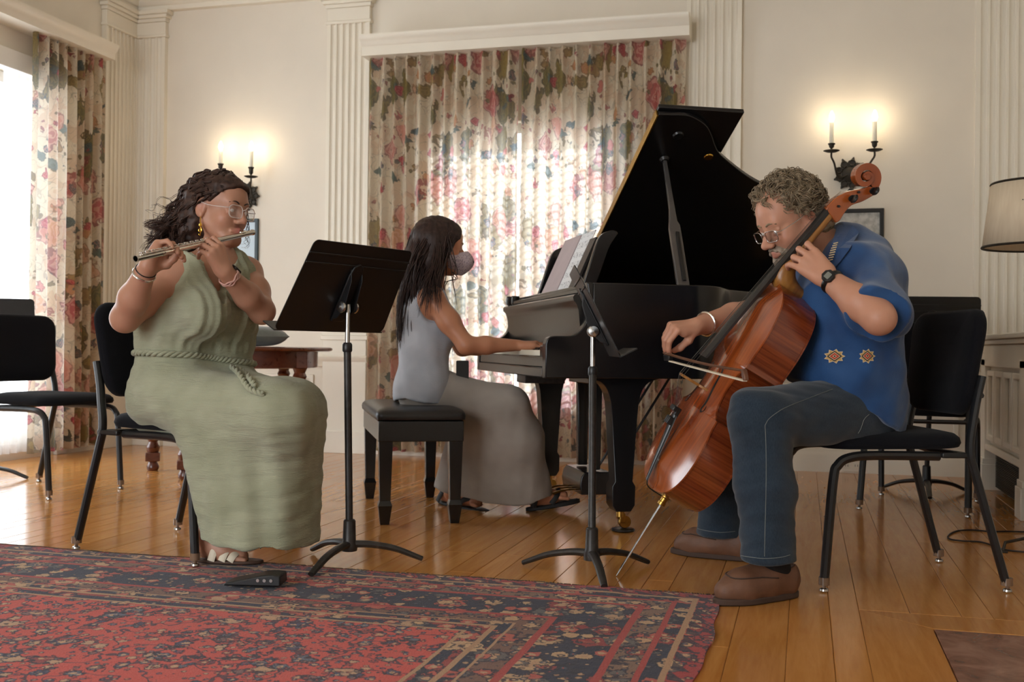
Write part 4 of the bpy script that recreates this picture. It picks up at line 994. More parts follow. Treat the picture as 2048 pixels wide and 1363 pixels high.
def add_head(S, c, R, s=1.0, nose=1.0, jaw=1.0, fem=False):
    G = lambda *p: np.asarray(c)+(np.array(p)*s)@R
    S.ell(G(-.012, 0, .034), np.array([.098, .076, .090])*s, R, .02)
    S.ell(G(.024, 0, .045), np.array([.072, .064, .062])*s, R, .03)
    cz = -.101 if fem else -.106; lp = .955 if fem else 1.0
    S.ell(G(.026, 0, -.043 if fem else -.045), np.array([.061 if fem else .063, .056*jaw, .066 if fem else .074])*s, R, .03)
    S.rc(G(.068, -.010, cz), G(.068, .010, cz), (.0155 if fem else .019)*s, k=.03)
    for q in (-1, 1):
        S.rc(G(-.008, q*.054*jaw, -.045), G(.060, q*.020, cz), .019*s, .013*s, .035)
        S.ell(G(.056, q*.037, -.034), np.array([.026, .022, .024])*s, R, .03)
        S.ell(G(.098, q*.031, -.006), np.array([.016, .017, .013])*s, R, .016, -1)
    S.rc(G(.079, -.032, .020), G(.079, .032, .020), .0135*s, k=.022)
    S.chain([G(.088, 0, .012), G(.101, 0, -.016), G(.112*nose, 0, -.036)], [.0075*s, .009*s, .0125*s], .012)
    for q in (-1, 1): S.ell(G(.100*nose, q*.0125, -.041), np.array([.012, .0085, .009])*s, R, .008)
    for q in (-1, 1):
        S.ell(G(.0765, q*.031, -.005), np.array([.0125, .0135, .0125])*s, R, .004)      # lids over the ball
        S.rc(G(.0885, q*.019, .003), G(.083, q*.044, .001), .0045*s, k=.006)
        S.rc(G(.0880, q*.020, -.0125), G(.083, q*.042, -.012), .0040*s, k=.006)
    for q in (-1, 1):
        S.rc(G(.0865*lp, q*.023, -.0715), G(.0985*lp, q*.003, -.066), .0042*s, .0068*s, .006)
        S.rc(G(.0865*lp, q*.022, -.0735), G(.0965*lp, q*.002, -.0775), .0042*s, .0076*s, .006)
    for q in (-1, 1):
        er = frame3(R[0]*.95+R[1]*q*-.3+R[2]*-.15, R[2])
        S.ell(G(-.010, q*.078, -.002), np.array([.020, .0075, .033])*s, er, .006)
        S.ell(G(-.004, q*.086, .002), np.array([.010, .006, .017])*s, er, .006, -1)
        S.ell(G(-.006, q*.080, -.026), np.array([.009, .006, .010])*s, R, .006)
    return G
def head_tint(G, skin, lip, extra=()):
    pts = [(G(.095, 0, -.0665), .020, lip, .75), (G(.094, 0, -.0765), .020, lip, .75), (G(.088, .018, -.072), .010, lip, .55), (G(.088, -.018, -.072), .010, lip, .55)]
    for q in (-1, 1):
        pts += [(G(.062, q*.040, -.032), .034, tuple(np.array(skin)*np.array([1.06, .86, .84])), .5), (G(-.012, q*.082, 0), .028, tuple(np.array(skin)*np.array([1.05, .78, .74])), .6)]
    pts += [(G(.112, 0, -.036), .020, tuple(np.array(skin)*np.array([1.05, .82, .78])), .5)]
    pts += list(extra)
    def fn(V):
        col = np.tile(np.array(skin[:3]), (len(V), 1))
        for c, r, cc, a in pts:
            w_ = a*np.clip(1-(np.linalg.norm(V-c, axis=1)/r)**2, 0, 1)[:, None]; col = col*(1-w_)+np.array(cc[:3])*w_
        return np.concatenate([col, np.ones((len(V), 1))], 1)
    return fn
FSEG = [(.043, .026, .021), (.047, .030, .022), (.044, .028, .022), (.034, .021, .019)]
def add_hand(S, wrist, xdir, zdir, side, curls, s=1.0, thumb=None, spread=(.10, .03, -.03, -.10), k=.012, fat=1.0):
    """x towards the knuckles, z = back of the hand, y = towards the thumb; curls per finger (mcp, pip, dip) in degrees"""
    x = unit(xdir); z = unit(np.asarray(zdir)-x*(np.asarray(zdir)@x)); y = np.cross(z, x)
    if side < 0: y = -y                                        # side +1: thumb on z x x
    G = lambda a, b, c_: np.asarray(wrist)+(x*a+y*b+z*c_)*s
    kn = [(.086, .033, .002), (.090, .011, .005), (.086, -.011, .003), (.077, -.031, -.002)]
    f = .0098*fat*s
    for i, kp in enumerate(kn):
        S.rc(G(.0, .012-.008*i, 0), G(*kp), .0155*s*fat, .0118*s*fat, k)
    S.rc(G(.018, .022, -.006), G(.060, .030, -.010), .015*s, .012*s, .02); S.rc(G(.02, -.018, -.006), G(.065, -.024, -.009), .014*s, .011*s, .02)
    tips = []
    for i, kp in enumerate(kn):
        p = G(*kp); a = 0.0; pr_ = f*1.02
        for j in range(3):
            a += math.radians(curls[i][j]); sp = spread[i]*(1 if j == 0 else .6)
            dvec = unit((x*math.cos(a)-z*math.sin(a))+y*sp*math.cos(a)); q = p+dvec*FSEG[i][j]*s; nr = f*(.95-.07*j)*(.9 if i == 3 else 1)
            S.rc(p, q, pr_, nr, .004); p = q; pr_ = nr
        tips.append(p)
    if thumb is not None:
        P = [G(.022, .026, -.006)]+[G(*q) for q in thumb]; S.chain(P, [.0135*s, .0125*s, .0108*s, .0092*s][:len(P)], .008)
    return G, tips

def skin_mat(name, rough=.45):
    t = NT(name); a = t.n('ShaderNodeAttribute'); a.attribute_name = 'tint'; v = t.coord('Object'); n = t.noise(v, 35, 3); n2 = t.noise(v, 260, 2)
    c = t.mix(t.math('MULTIPLY', n.outputs[0], .30), a.outputs['Color'], t.mix(1.0, a.outputs['Color'], (.80, .62, .56, 1), 'MULTIPLY'))
    t.set(rough, color=c, sss=.12, spec=.4); t.bump(n2.outputs[0], .06, .002); return t.m
M['skin'] = skin_mat('skin')
def hair_mat(name, c1, c2):
    t = NT(name); v = t.coord('Object'); n = t.noise(v, 60, 3); t.set(.5, color=t.ramp(n.outputs[0], [(.3, c1), (.7, c2)]), spec=.25)
    t.b.inputs['Anisotropic'].default_value = .5; return t.m
M['hair_brown'] = hair_mat('dark_brown_hair', srgb(38, 26, 22), srgb(78, 56, 46))
M['hair_black'] = hair_mat('near_black_brown_hair', srgb(36, 26, 24), srgb(66, 48, 42))
M['hair_grey'] = hair_mat('grey_brown_hair', srgb(92, 78, 60), srgb(170, 150, 122))
M['hair_beard'] = hair_mat('grey_beard', srgb(104, 88, 74), srgb(168, 150, 130))
def eye_mat():
    t = NT('eyeball'); sp = t.n('ShaderNodeSeparateXYZ'); t.l(t.coord('Generated'), sp.inputs[0])
    n = t.noise(t.coord('Generated'), 20, 1); f = t.math('GREATER_THAN', sp.outputs[2], .93); p = t.math('GREATER_THAN', sp.outputs[2], .985)
    t.set(.12, color=t.mix(p, t.mix(f, t.ramp(n.outputs[0], [(.3, srgb(214, 204, 196)), (.7, srgb(226, 218, 210))]), srgb(62, 42, 26)), (.005, .005, .005, 1))); return t.m
M['eye'] = eye_mat()
def add_eyes(G, R, s, parent, look=(1, 0, -.12)):
    for q in (-1, 1):
        d = unit(np.array(look)@R); S_, T_, A_ = frame(d, R[2]); T = mat_axes(G(.0795, q*.031, -.0045), S_, T_, A_)
        MB().lathe([(0.0122*s*math.sin(PI*k/12)+1e-6, -.0122*s*math.cos(PI*k/12)) for k in range(13)], 18, T, cap=False).build('eye', M['eye'], parent, world=True, angle=180)
def eyebrows(G, parent, m, pts, r=.003):
    tree = bvh(parent)
    for q in (-1, 1):
        P = []
        for a, b, c_ in pts:
            h_ = tree.ray_cast(Vector(G(.16, q*b, c_)), Vector(unit(G(0, q*b, c_)-G(.16, q*b, c_)))); P.append(np.array(h_[0])+(G(1, 0, 0)-G(0, 0, 0))*.0004 if h_[0] is not None else G(a, q*b, c_))
        P = catmull(P, 5); n = len(P)
        MB().tube(P, [r*(.55+.45*math.sin(PI*min(1, .25+i/(n-1)))) for i in range(n)], 6, flat=.8).build('eyebrow', m, parent, world=True)
from mathutils.bvhtree import BVHTree
def bvh(o): return BVHTree.FromPolygons([v.co for v in o.data.vertices], [tuple(p.vertices) for p in o.data.polygons])
def strands_mesh(name, paths, r0, m, parent, n=5, taper=.25):
    """many thin tapered tubes at once"""
    VV, FF, b = [], [], 0
    for L in sorted(set(len(p) for p in paths)):
        P = np.array([p for p in paths if len(p) == L]); N = len(P); A = np.empty_like(P)
        A[:, 1:-1] = P[:, 2:]-P[:, :-2]; A[:, 0] = P[:, 1]-P[:, 0]; A[:, -1] = P[:, -1]-P[:, -2]; A /= np.linalg.norm(A, axis=2)[..., None]+1e-12
        S_ = np.cross(A, np.array([.31, .22, .92])); S_ /= np.linalg.norm(S_, axis=2)[..., None]+1e-9; T_ = np.cross(A, S_)
        rr = r0*(1-(1-taper)*(np.arange(L)/(L-1))**2); an = 2*PI*np.arange(n)/n
        V = P[:, :, None, :]+(S_[:, :, None, :]*np.cos(an)[None, None, :, None]+T_[:, :, None, :]*np.sin(an)[None, None, :, None])*rr[None, :, None, None]
        i, j, k = np.meshgrid(np.arange(N), np.arange(L-1), np.arange(n), indexing='ij'); q = lambda j_, k_: b+(i*L+j_)*n+k_ % n
        FF.append(np.stack([q(j, k), q(j, k+1), q(j+1, k+1), q(j+1, k)], -1).reshape(-1, 4)); VV.append(V.reshape(-1, 3)); b += N*L*n
    V = np.concatenate(VV).astype(np.float32); Q = np.concatenate(FF).astype(np.int32); me = bpy.data.meshes.new(name)
    me.vertices.add(len(V)); me.vertices.foreach_set('co', V.ravel()); me.loops.add(Q.size); me.loops.foreach_set('vertex_index', Q.ravel())
    me.polygons.add(len(Q)); me.polygons.foreach_set('loop_start', np.arange(0, Q.size, 4, dtype=np.int32)); me.polygons.foreach_set('use_smooth', np.ones(len(Q), bool)); me.update(calc_edges=True)
    o = bpy.data.objects.new(name, me); COL.objects.link(o); me.materials.append(m); o.parent = parent; o.matrix_parent_inverse = basis(parent).inverted(); o['kind'] = 'stuff'
    return o
J = W
# ------------------------------------------------------------------ cello
CT = FL(1232, 1152)
CA = unit(J(1732, 352, 3.36)-CT)
_tc = -FW; _lu = np.cross(CA, _tc); _lu = unit(_lu) if _lu@RT < 0 else -unit(_lu); _tc = unit(np.cross(_lu, CA)) if np.cross(_lu, CA)@FW < 0 else -unit(np.cross(_lu, CA))
BETA = math.radians(9)
CN = _lu*math.cos(BETA)+_tc*math.sin(BETA)          # out of the belly
CS = _tc*math.cos(BETA)-_lu*math.sin(BETA)          # towards the near side
cello = thing('cello', 'reddish-brown varnished cello held upright by the seated man', 'cello')
cello.matrix_basis = mat_axes(CT, CS, CA, CN)
def cl(px, py, x=0.0):
    r = ray(px, py); o = CT+CS*x; t = ((o-CAM)@CS)/(r@CS); q = CAM+r*t-CT; return np.array([q@CA, q@CN])
Y0 = cl(1332, 990)[0]
def varnish():
    t = NT('amber_red_varnish'); v = t.coord('Object', (60, 1.2, 3)); n = t.noise(v, 1.2, 4, .6, .6); v2 = t.coord('Object'); n2 = t.noise(v2, 3.5, 2)
    c = t.ramp(n.outputs[0], [(.3, srgb(96, 36, 14)), (.7, srgb(158, 74, 30))])
    c = t.mix(t.math('MULTIPLY', t.math('GREATER_THAN', n2.outputs[0], .5), 0.0), c, c)
    c = t.mix(t.ramp(n2.outputs[0], [(.4, (0, 0, 0, 1)), (.7, (.6, .6, .6, 1))]), c, srgb(186, 98, 40))
    t.set(.18, color=c, coat=.6); return t.m
def rib_varnish():
    t = NT('flamed_rib_varnish'); v = t.coord('Object', (3, 90, 3)); n = t.noise(v, 1.0, 3, .6, .4); n2 = t.noise(t.coord('Object'), 4, 2)
    c = t.ramp(n.outputs[0], [(.3, srgb(92, 36, 16)), (.7, srgb(146, 70, 32))]); c = t.mix(t.math('MULTIPLY', n2.outputs[0], .5), c, srgb(96, 36, 16))
    t.set(.2, color=c, coat=.5); return t.m
M['varnish'] = varnish(); M['rib'] = rib_varnish()
M['neckwood'] = wood_mat('maple_neck', srgb(128, 80, 34), srgb(176, 122, 58), .3, 1)
hwp = [(0, 0), (.001, .03), (.006, .075), (.030, .150), (.085, .203), (.155, .219), (.215, .210), (.262, .193), (.285, .190), (.2925, .189), (.300, .168), (.325, .136), (.375, .118), (.425, .124), (.462, .146), (.4745, .165), (.484, .163), (.500, .163), (.575, .171), (.635, .163), (.690, .137), (.725, .096), (.745, .052), (.754, .024), (.755, 0)]
_seg = [hwp[:10], hwp[9:16], hwp[15:]]; _o = []
for q_ in _seg: _o += [tuple(p) for p in catmull(q_, 5)]
_o = sorted(set((round(float(a), 6), round(float(b), 6)) for a, b in _o)); TT = np.array([p[0] for p in _o]); HH = np.clip(np.array([p[1] for p in _o]), 0, None)
tt = sorted(set(list(np.linspace(0, .755, 60))+list(TT))); hw = lambda t: np.interp(t, TT, HH)
# smooth the outline a little
def arch(s_, t, a):
    e = max(0, min(1, min(t, .755-t)/.09)); e = e*e*(3-2*e); q = max(0, 1-abs(s_)**2.2); return a*e*q
def plate(name, z0, sign, a, m):
    mb = MB(); ns = 24; V = []; rows = tt
    for t in rows:
        h = hw(t)+.0035
        for i in range(ns+1):
            s_ = -1+2*i/ns; V.append((s_*h, Y0+t, z0+sign*(.0025+arch(s_, t, a))))
    Fc = [(j*(ns+1)+i, j*(ns+1)+i+1, (j+1)*(ns+1)+i+1, (j+1)*(ns+1)+i) for j in range(len(rows)-1) for i in range(ns)]
    if sign < 0: Fc = [q[::-1] for q in Fc]
    mb.add(V, Fc)
    V2 = [(x, y, z0-sign*.0025) for x, y, z in V]; mb.add(V2, [q[::-1] for q in Fc])
    b = len(V)
    for j in range(len(rows)-1):
        for i in (0, ns):
            a_, c_ = j*(ns+1)+i, (j+1)*(ns+1)+i; q = (a_, c_, b+c_, b+a_); mb.f.append(q if (i == 0) == (sign > 0) else q[::-1])
    return mb.build(name, m, cello, angle=40)
plate('top_plate', .060, 1, .024, M['varnish']); plate('back_plate', -.060, -1, .018, M['rib'])
ol = [(hw(t), Y0+t) for t in tt]+[(-hw(t), Y0+t) for t in tt[-2:0:-1]]
MB().ring(ol, [(x*.97, Y0+.3775+(y-Y0-.3775)*.985) for x, y in ol], -.060, .060).build('rib', M['rib'], cello, angle=30)
for sgn in (-1, 1):                                  # f-holes
    P = catmull([(.046, .415), (.040, .432), (.050, .442), (.061, .430), (.062, .410), (.066, .375), (.076, .335), (.080, .315), (.080, .297), (.092, .290), (.100, .300), (.094, .312)], 5)
    mb = MB(); pts = []
    for x, t in P: pts.append((sgn*x, Y0+t, .0628+arch(x/(hw(t)+.0035), t, .024)))
    mb.tube(pts, [.0026+.0022*math.sin(PI*i/(len(pts)-1)) for i in range(len(pts))], 6, flat=.25, up=(0, 0, 1))
    mb.build('f_hole', M['ebony'], cello)
BT = .355; bz = .0625+arch(0, BT, .024); BH = .090
br = [(-.046, 0), (-.028, 0), (-.022, .016), (0, .024), (.022, .016), (.028, 0), (.046, 0), (.043, .012), (.034, .030), (.040, .048), (.036, .066), (.034, .078), (.02, .087), (0, BH), (-.02, .087), (-.034, .078), (-.036, .066), (-.040, .048), (-.034, .030), (-.043, .012)]
MB().prism(br, -.004, .004, mat_axes((0, Y0+BT, bz-.004), (1, 0, 0), (0, 0, 1), (0, -1, 0))).build('bridge', M['neckwood'], cello, bevel=.001)
nut = np.array([1.035, .062]); sl = (nut[1]-(bz+BH-.006))/(nut[0]-BT)
zs = lambda t: (bz+BH-.004)+sl*(t-BT)
# fingerboard
V = []; ts = np.linspace(.440, 1.035, 14); nn = 10
for t in ts:
    hwid = np.interp(t, [.44, 1.035], [.031, .0165])
    for i in range(nn+1):
        a = -1+2*i/nn; V.append((a*hwid, Y0+t, zs(t)-.006-.010*a*a*hwid/.031))
    for i in range(nn, -1, -1):
        a = -1+2*i/nn; V.append((a*hwid*.9, Y0+t, zs(t)-.024))
m_ = 2*(nn+1)
MB().add(V, [(j*m_+i, j*m_+(i+1) % m_, (j+1)*m_+(i+1) % m_, (j+1)*m_+i) for j in range(len(ts)-1) for i in range(m_)]+[tuple(range(m_-1, -1, -1)), tuple((len(ts)-1)*m_+i for i in range(m_))]).build('fingerboard', simple('worn_ebony', srgb(40, 38, 36), .32, var=.2), cello, angle=40)
S = Sculpt(); q = lambda x, t, z: np.array([x, Y0+t, z])
S.chain([q(0, .775, zs(.775)-.040), q(0, .90, zs(.9)-.034), q(0, 1.02, zs(1.02)-.032)], [.019, .0165, .0155], .01)
S.chain([q(0, .762, .045), q(0, .762, -.045)], [.022, .017], .03); S.rc(q(0, .765, .03), q(0, .80, zs(.8)-.04), .019, .018, .05)
S.mesh('neck', .0035, M['neckwood'], cello, world=False)
# pegbox and scroll in the middle plane
up_edge = [cl(*p) for p in ((1648, 418), (1662, 400), (1680, 388), (1700, 381), (1718, 378), (1734, 372))]
lo_edge = [cl(*p) for p in ((1754, 378), (1746, 388), (1722, 402), (1700, 410), (1686, 424), (1676, 440), (1668, 445))]
poly = [tuple(p) for p in catmull(up_edge, 4)]+[tuple(p) for p in catmull(lo_edge, 4)]
YZ = Matrix(((0, 0, 1, 0), (1, 0, 0, 0), (0, 1, 0, 0), (0, 0, 0, 1)))
MB().prism(poly, -.0165, .0165, YZ).build('pegbox', M['varnish'], cello, angle=40, bevel=.003)
eye = cl(1728, 354); e1 = cl(1748, 384)-eye
r_out = .047; pts = []; N_ = 90; turns = 1.9
a0 = math.atan2(e1[1], e1[0]); V = []; Fc = []
# direction of travel: from the pegbox underside outwards over the top and in again
for i in range(N_+1):
    f = i/N_; a = a0+(turns*2*PI)*f
    ro = r_out*(1-f)**1.15+.007; th_ = (.0225*(1-f)+.004); hwid = .0150+.012*f**1.3
    for rr, xx in ((ro, -hwid), (ro, hwid), (max(.0015, ro-th_), hwid), (max(.0015, ro-th_), -hwid)):
        V.append((xx, eye[0]+rr*math.cos(a), eye[1]+rr*math.sin(a)))
for i in range(N_):
    for k in range(4): Fc.append((4*i+k, 4*i+(k+1) % 4, 4*i+4+(k+1) % 4, 4*i+4+k))
Fc += [(3, 2, 1, 0), (4*N_, 4*N_+1, 4*N_+2, 4*N_+3)]
MB().add(V, Fc).lathe([(.0, -.030), (.009, -.030), (.010, -.026), (.010, .026), (.009, .030), (0, .030)], 16, mat_axes((0, eye[0], eye[1]), (0, 1, 0), (0, 0, 1), (1, 0, 0))).build('scroll', M['varnish'], cello, angle=40, bevel=.0015)
for (px, py, sgn) in ((1696, 397, 1), (1738, 382, 1), (1672, 412, -1), (1712, 384, -1)):
    y, z = cl(px, py); T = mat_axes((0, y, z), (0, 1, 0), (0, 0, sgn), (sgn, 0, 0))
    g = MB().lathe([(.004, -.024), (.0045, .016), (.008, .020), (.008, .024), (.005, .028), (.012, .036)], 12, T)
    mb_t = T @ tr(0, 0, .05) @ rot('Y', 90) @ Matrix.Diagonal((1.1, .45, 1, 1))
    g.lathe([(0, -.012), (.012, -.010), (.0155, 0), (.012, .010), (0, .012)], 16, T @ tr(0, 0, .048) @ rot('X', 90) @ Matrix.Diagonal((1.0, 1.25, .45, 1)))
    g.build('peg', M['ebony'], cello)
# strings, tailpiece, endpin
tp0, tp1 = np.array([.235, .118]), np.array([.012, .082])
for i in range(4):
    x = (-1.5+i)
    MB().tube([(x*.0065, Y0+1.036, zs(1.036)-.001), (x*.0165, Y0+BT, bz+BH-.002-.0020*x*x), (x*.009, Y0+tp0[0], tp0[1])], .0006, 5).build('string', M['iron'], cello)
    MB().tube([(x*.0065, Y0+1.036, zs(1.036)-.001), (x*.004, Y0+1.10, zs(1.036)-.022)], .0005, 5).build('string', M['steel'], cello)
V = []
for f, wd, th_ in ((0, .026, .007), (.15, .026, .008), (.6, .018, .007), (1, .010, .006)):
    y, z = tp0*(1-f)+tp1*f
    for a in range(8):
        an = PI*a/7; V.append((wd*math.cos(an), Y0+y, z+th_*math.sin(an)))
    V.append((0, Y0+y, z-.003))
MB().add(V, [(j*9+i, j*9+(i+1) % 9, (j+1)*9+(i+1) % 9, (j+1)*9+i) for j in range(3) for i in range(9)]+[tuple(range(8, -1, -1)), tuple(range(27, 36))]).build('tailpiece', M['ebony'], cello)
for x in (-.015, 0, .015): MB().box(x-.004, x+.004, Y0+.20, Y0+.225, .118, .134).build('fine_tuner', M['black_metal'], cello, bevel=.002)
g = MB().box(-.02, .02, Y0+.245, Y0+.262, .125, .140).box(-.007, .007, Y0+.20, Y0+.262, .108, .124); g.build('clip_tuner', M['black_metal'], cello, bevel=.003)
MB().tube(catmull([(0, Y0+.014, .083), (0, Y0-.004, .068), (.004, Y0-.008, .03), (0, Y0-.006, .008)], 5), .002, 6).build('tail_cord', M['ebony'], cello)
MB().lathe([(.0, .01), (.016, .008), (.017, -.006), (.011, -.010), (.011, -.022), (.013, -.024), (.013, -.034), (.006, -.036)], 16, tr(0, Y0, 0) @ rot('X', -90)).build('endpin_collar', M['brass'], cello)
MB().tube([(0, .002, 0), (0, .03, 0), (0, Y0, 0)], [.0012, .004, .004], 8).build('endpin', M['steel'], cello)
# bow
ba, bb2 = J(1332, 706, 3.50), J(1489, 741, 2.86)
bow = thing('cello_bow', 'dark wooden cello bow drawn across the strings', 'bow', tuple(J(1400, 730, 3.2)))
bd = unit(bb2-ba); bu = unit(np.array([0, 0, 1])-bd*bd[2])
stick = [ba+(bb2-ba)*f-bu*(.006*math.sin(PI*f)) for f in np.linspace(-.03, 1, 14)]
MB().tube(stick, [.0050-.0015*i/13 for i in range(14)], 8).build('stick', M['walnut_bow'], bow, world=True)
bs_ = unit(np.cross(bd, bu))
BM = mat_axes(bb2, bd, bu, bs_)
MB().prism([(-.012, .004), (.004, .004), (.014, -.012), (.018, -.024), (.004, -.026), (-.006, -.016)], -.006, .006, BM).build('bow_head', M['walnut_bow'], bow, world=True, bevel=.002)
BM2 = mat_axes(ba, bd, bu, bs_)
MB().prism([(-.01, -.005), (.05, -.005), (.048, -.022), (.0, -.024)], -.007, .007, BM2).build('frog', M['ebony'], bow, world=True, bevel=.002)
h0, h1 = ba+bd*.045-bu*.020, bb2-bu*.024+bd*.006
MB().add([h0-bs_*.006, h0+bs_*.006, h1+bs_*.006, h1-bs_*.006, h0-bs_*.006-bu*.004, h0+bs_*.006-bu*.004, h1+bs_*.006-bu*.004, h1-bs_*.006-bu*.004], [(0, 1, 2, 3), (7, 6, 5, 4), (0, 4, 5, 1), (1, 5, 6, 2), (2, 6, 7, 3), (3, 7, 4, 0)]).build('bow_hair', simple('white_horsehair', srgb(222, 210, 186), .6, var=.1, vscale=300), bow, world=True, smooth=False)

# ------------------------------------------------------------------ flute
fh, ff = J(507, 464, 3.80), J(271, 517, 3.26)
fd = unit(ff-fh); fL = np.linalg.norm(ff-fh); fu = unit(np.array([0, 0, 1])-fd*fd[2]); fs = np.cross(fd, fu)
FLM = mat_axes(fh, fd, fs, fu)                       # x along the tube from the crown, z up
flute = thing('flute', 'silver concert flute held sideways at the woman\'s lips', 'flute', tuple((fh+ff)/2))
def fl(name, mb, m=None, **k): return mb.build(name, m or M['silver'], flute, world=True, **k)
FX = FLM @ Matrix(((0, 0, 1, 0), (1, 0, 0, 0), (0, 1, 0, 0), (0, 0, 0, 1)))   # lathe axis along x
fl('crown', MB().lathe([(0, 0), (.008, 0), (.0105, .003), (.0105, .010), (.0092, .012)], 20, FX))
fl('head_joint', MB().lathe([(.0092, .011), (.0096, .195), (.0112, .196), (.0112, .225), (.0100, .226)], 20, FX, cap=False))
fl('body', MB().lathe([(.0100, .226), (.0100, fL-.13), (.0108, fL-.128), (.0108, fL-.118), (.0100, fL-.117), (.0100, fL-.003), (.0112, fL-.002), (.0112, fL), (.0086, fL), (.0086, fL-.06)], 20, FX, cap=False))
fl('lip_plate', MB().lathe([(.0, .004), (.010, .0035), (.0125, .0015), (.013, -.002)], 20, FLM @ tr(.062, 0, .0095) @ Matrix.Diagonal((1.25, .9, 1, 1))))
fl('rod', MB().tube([FLM @ Vector((.26, -.010, .0095)), FLM @ Vector((fL-.02, -.010, .0095))], .0022, 6))
for k in range(13):
    x = .255+k*(fL-.275)/12.5; r_ = .0065 if k < 4 else .0085
    c_ = fl('key', MB().lathe([(.0, .0165), (r_*.6, .0165), (r_*.75, .0155), (r_, .0158), (r_, .013), (r_*.9, .0115), (0, .0115)], 14, FLM @ tr(x, 0, 0)))
    MB().tube([FLM @ Vector((x, -.010, .0105)), FLM @ Vector((x, 0, .0145))], .0016, 5).build('key_arm', M['silver'], c_, world=True)

# ------------------------------------------------------------------ woman with the flute
def cloth_mat(name, c1, c2, wrinkle=(18, 18, 90), strength=.35, rough=.9, fine=500, sheen=.2):
    t = NT(name); v = t.coord('Object', wrinkle); n = t.noise(v, 1.0, 4, .6, .8); f = t.noise(t.coord('Object'), fine, 1); g = t.noise(t.coord('Object'), 8, 2)
    t.set(rough, color=t.ramp(g.outputs[0], [(.3, c1), (.7, c2)]), sheen=sheen, spec=.15)
    t.bump(t.math('ADD', n.outputs[0], t.math('MULTIPLY', f.outputs[0], .3)), strength, .01); return t.m
M['sage'] = cloth_mat('sage_crinkle_gauze', srgb(148, 150, 124), srgb(166, 167, 142), (16, 16, 110), .55)
WSK = (.46, .235, .15); WLIP = (.36, .10, .085)
wom = thing('person', 'woman in a long sage green dress playing a flute on the left', 'person', (-2.05, 3.38, 0))
hc = J(440, 421, 3.80); hf = CD(.865, -.50, -.05); HR = frame3(hf, np.array([0, 0, 1.0])+CD(.10, 0, 0)); hs = 1.03
S = Sculpt(); G = add_head(S, hc, HR, hs, jaw=.95, fem=True)
nb_ = J(432, 528, 3.82)
S.rc(G(-.034, 0, -.05), nb_, .046, .052, .018)
rs, ls = J(352, 548, 3.69), J(494, 545, 3.93)
re, rw = J(250, 636, 3.54), J(295, 533, 3.415)
le, lw = J(524, 622, 3.74), J(449, 543, 3.555)
S.rc(rs, ls, .052, .052, .05); S.rc(nb_, (rs+nb_)/2, .05, .045, .05); S.rc(nb_, (ls+nb_)/2, .05, .045, .05)
def torso(S, e=0.0, k=.09, waist=0.0):
    S.chain([J(358, 590, 3.71), J(350, 640, 3.72), J(347, 706, 3.74), J(340, 785, 3.76)], [.092+e, .098+e, .102+e-waist, .128+e], k)
    S.chain([J(445, 590, 3.86), J(440, 640, 3.86), J(436, 706, 3.86), J(425, 785, 3.90)], [.090+e, .096+e, .102+e-waist, .125+e], k)
    S.ell(J(405, 622, 3.63), np.array([.080, .080, .082])+e, None, .05); S.ell(J(463, 618, 3.77), np.array([.074, .076, .080])+e, None, .05)
    S.rc(J(400, 560, 3.72), J(455, 555, 3.86), .082+e, .080+e, .08)
torso(S, -.016, .09, .03)
S.chain([rs, (rs+re)/2, re], [.052, .054, .045], .03); S.chain([re, re*.6+rw*.4, rw], [.045, .047, .028], .02)
S.chain([ls, (ls+le)/2, le], [.050, .051, .043], .03); S.chain([le, le*.6+lw*.4, lw], [.043, .044, .028], .02)
# right hand behind the flute with its fingers over the keys
add_hand(S, rw, J(333, 483, 3.465)-rw, CD(-.42, .55, .65), 1, [(70, 40, 22), (74, 42, 20), (70, 46, 20), (62, 46, 22)], .98, [(.045, .034, -.030), (.070, .026, -.046), (.090, .016, -.052)])
add_hand(S, lw, J(421, 478, 3.52)-lw, CD(.50, -.62, .5), -1, [(40, 62, 35), (50, 60, 30), (55, 58, 30), (58, 50, 30)], .92, [(.045, .030, -.030), (.072, .022, -.045), (.092, .014, -.050)])
# legs under the dress, feet
rh, lh = J(352, 800, 3.76), J(425, 800, 3.92); rk, lk = J(560, 835, 3.50), J(588, 822, 3.70)
rf0, rf1 = FL(412, 1128)+np.array([0, 0, .05]), FL(482, 1130)+np.array([0, 0, .034])
S.chain([rh, rk], [.085, .06], .03); S.chain([lh, lk], [.085, .06], .03)
ra = rf0+np.array([0, 0, .05]); S.chain([rk, rk*.5+ra*.5, ra], [.055, .05, .033], .03)
def foot(S, h_, t_, s_=1.0):
    d = unit((t_-h_)*np.array([1, 1, 0])); sd = np.array([-d[1], d[0], 0])
    S.rc(h_, h_+(t_-h_)*.5, .030*s_, .030*s_, .02); S.rc(h_+(t_-h_)*.5, t_, .030*s_, .024*s_, .03)
    S.rc(h_+np.array([0, 0, .04]), h_+(t_-h_)*.55+np.array([0, 0, .012]), .030*s_, .026*s_, .03)
    for i, (o_, l_) in enumerate(((-.026, .034), (-.011, .036), (.002, .032), (.014, .026), (.025, .018))):
        b_ = t_-d*.012+sd*o_*s_+np.array([0, 0, -.008]); S.rc(b_, b_+d*l_*s_+np.array([0, 0, -.004]), .0115*s_ if i == 0 else .0088*s_, .009*s_ if i == 0 else .0068*s_, .004)
    return d, sd
fdw, fsw = foot(S, rf0, rf1, .95)
lf0, lf1 = FL(520, 1085)+np.array([0, 0, .045]), FL(585, 1088)+np.array([0, 0, .03])
la = lf0+np.array([0, 0, .05]); S.chain([lk, lk*.5+la*.5, la], [.055, .05, .033], .03); foot(S, lf0, lf1, .95)
body = S.mesh('body', .0042, M['skin'], wom, tint=head_tint(G, WSK, WLIP))
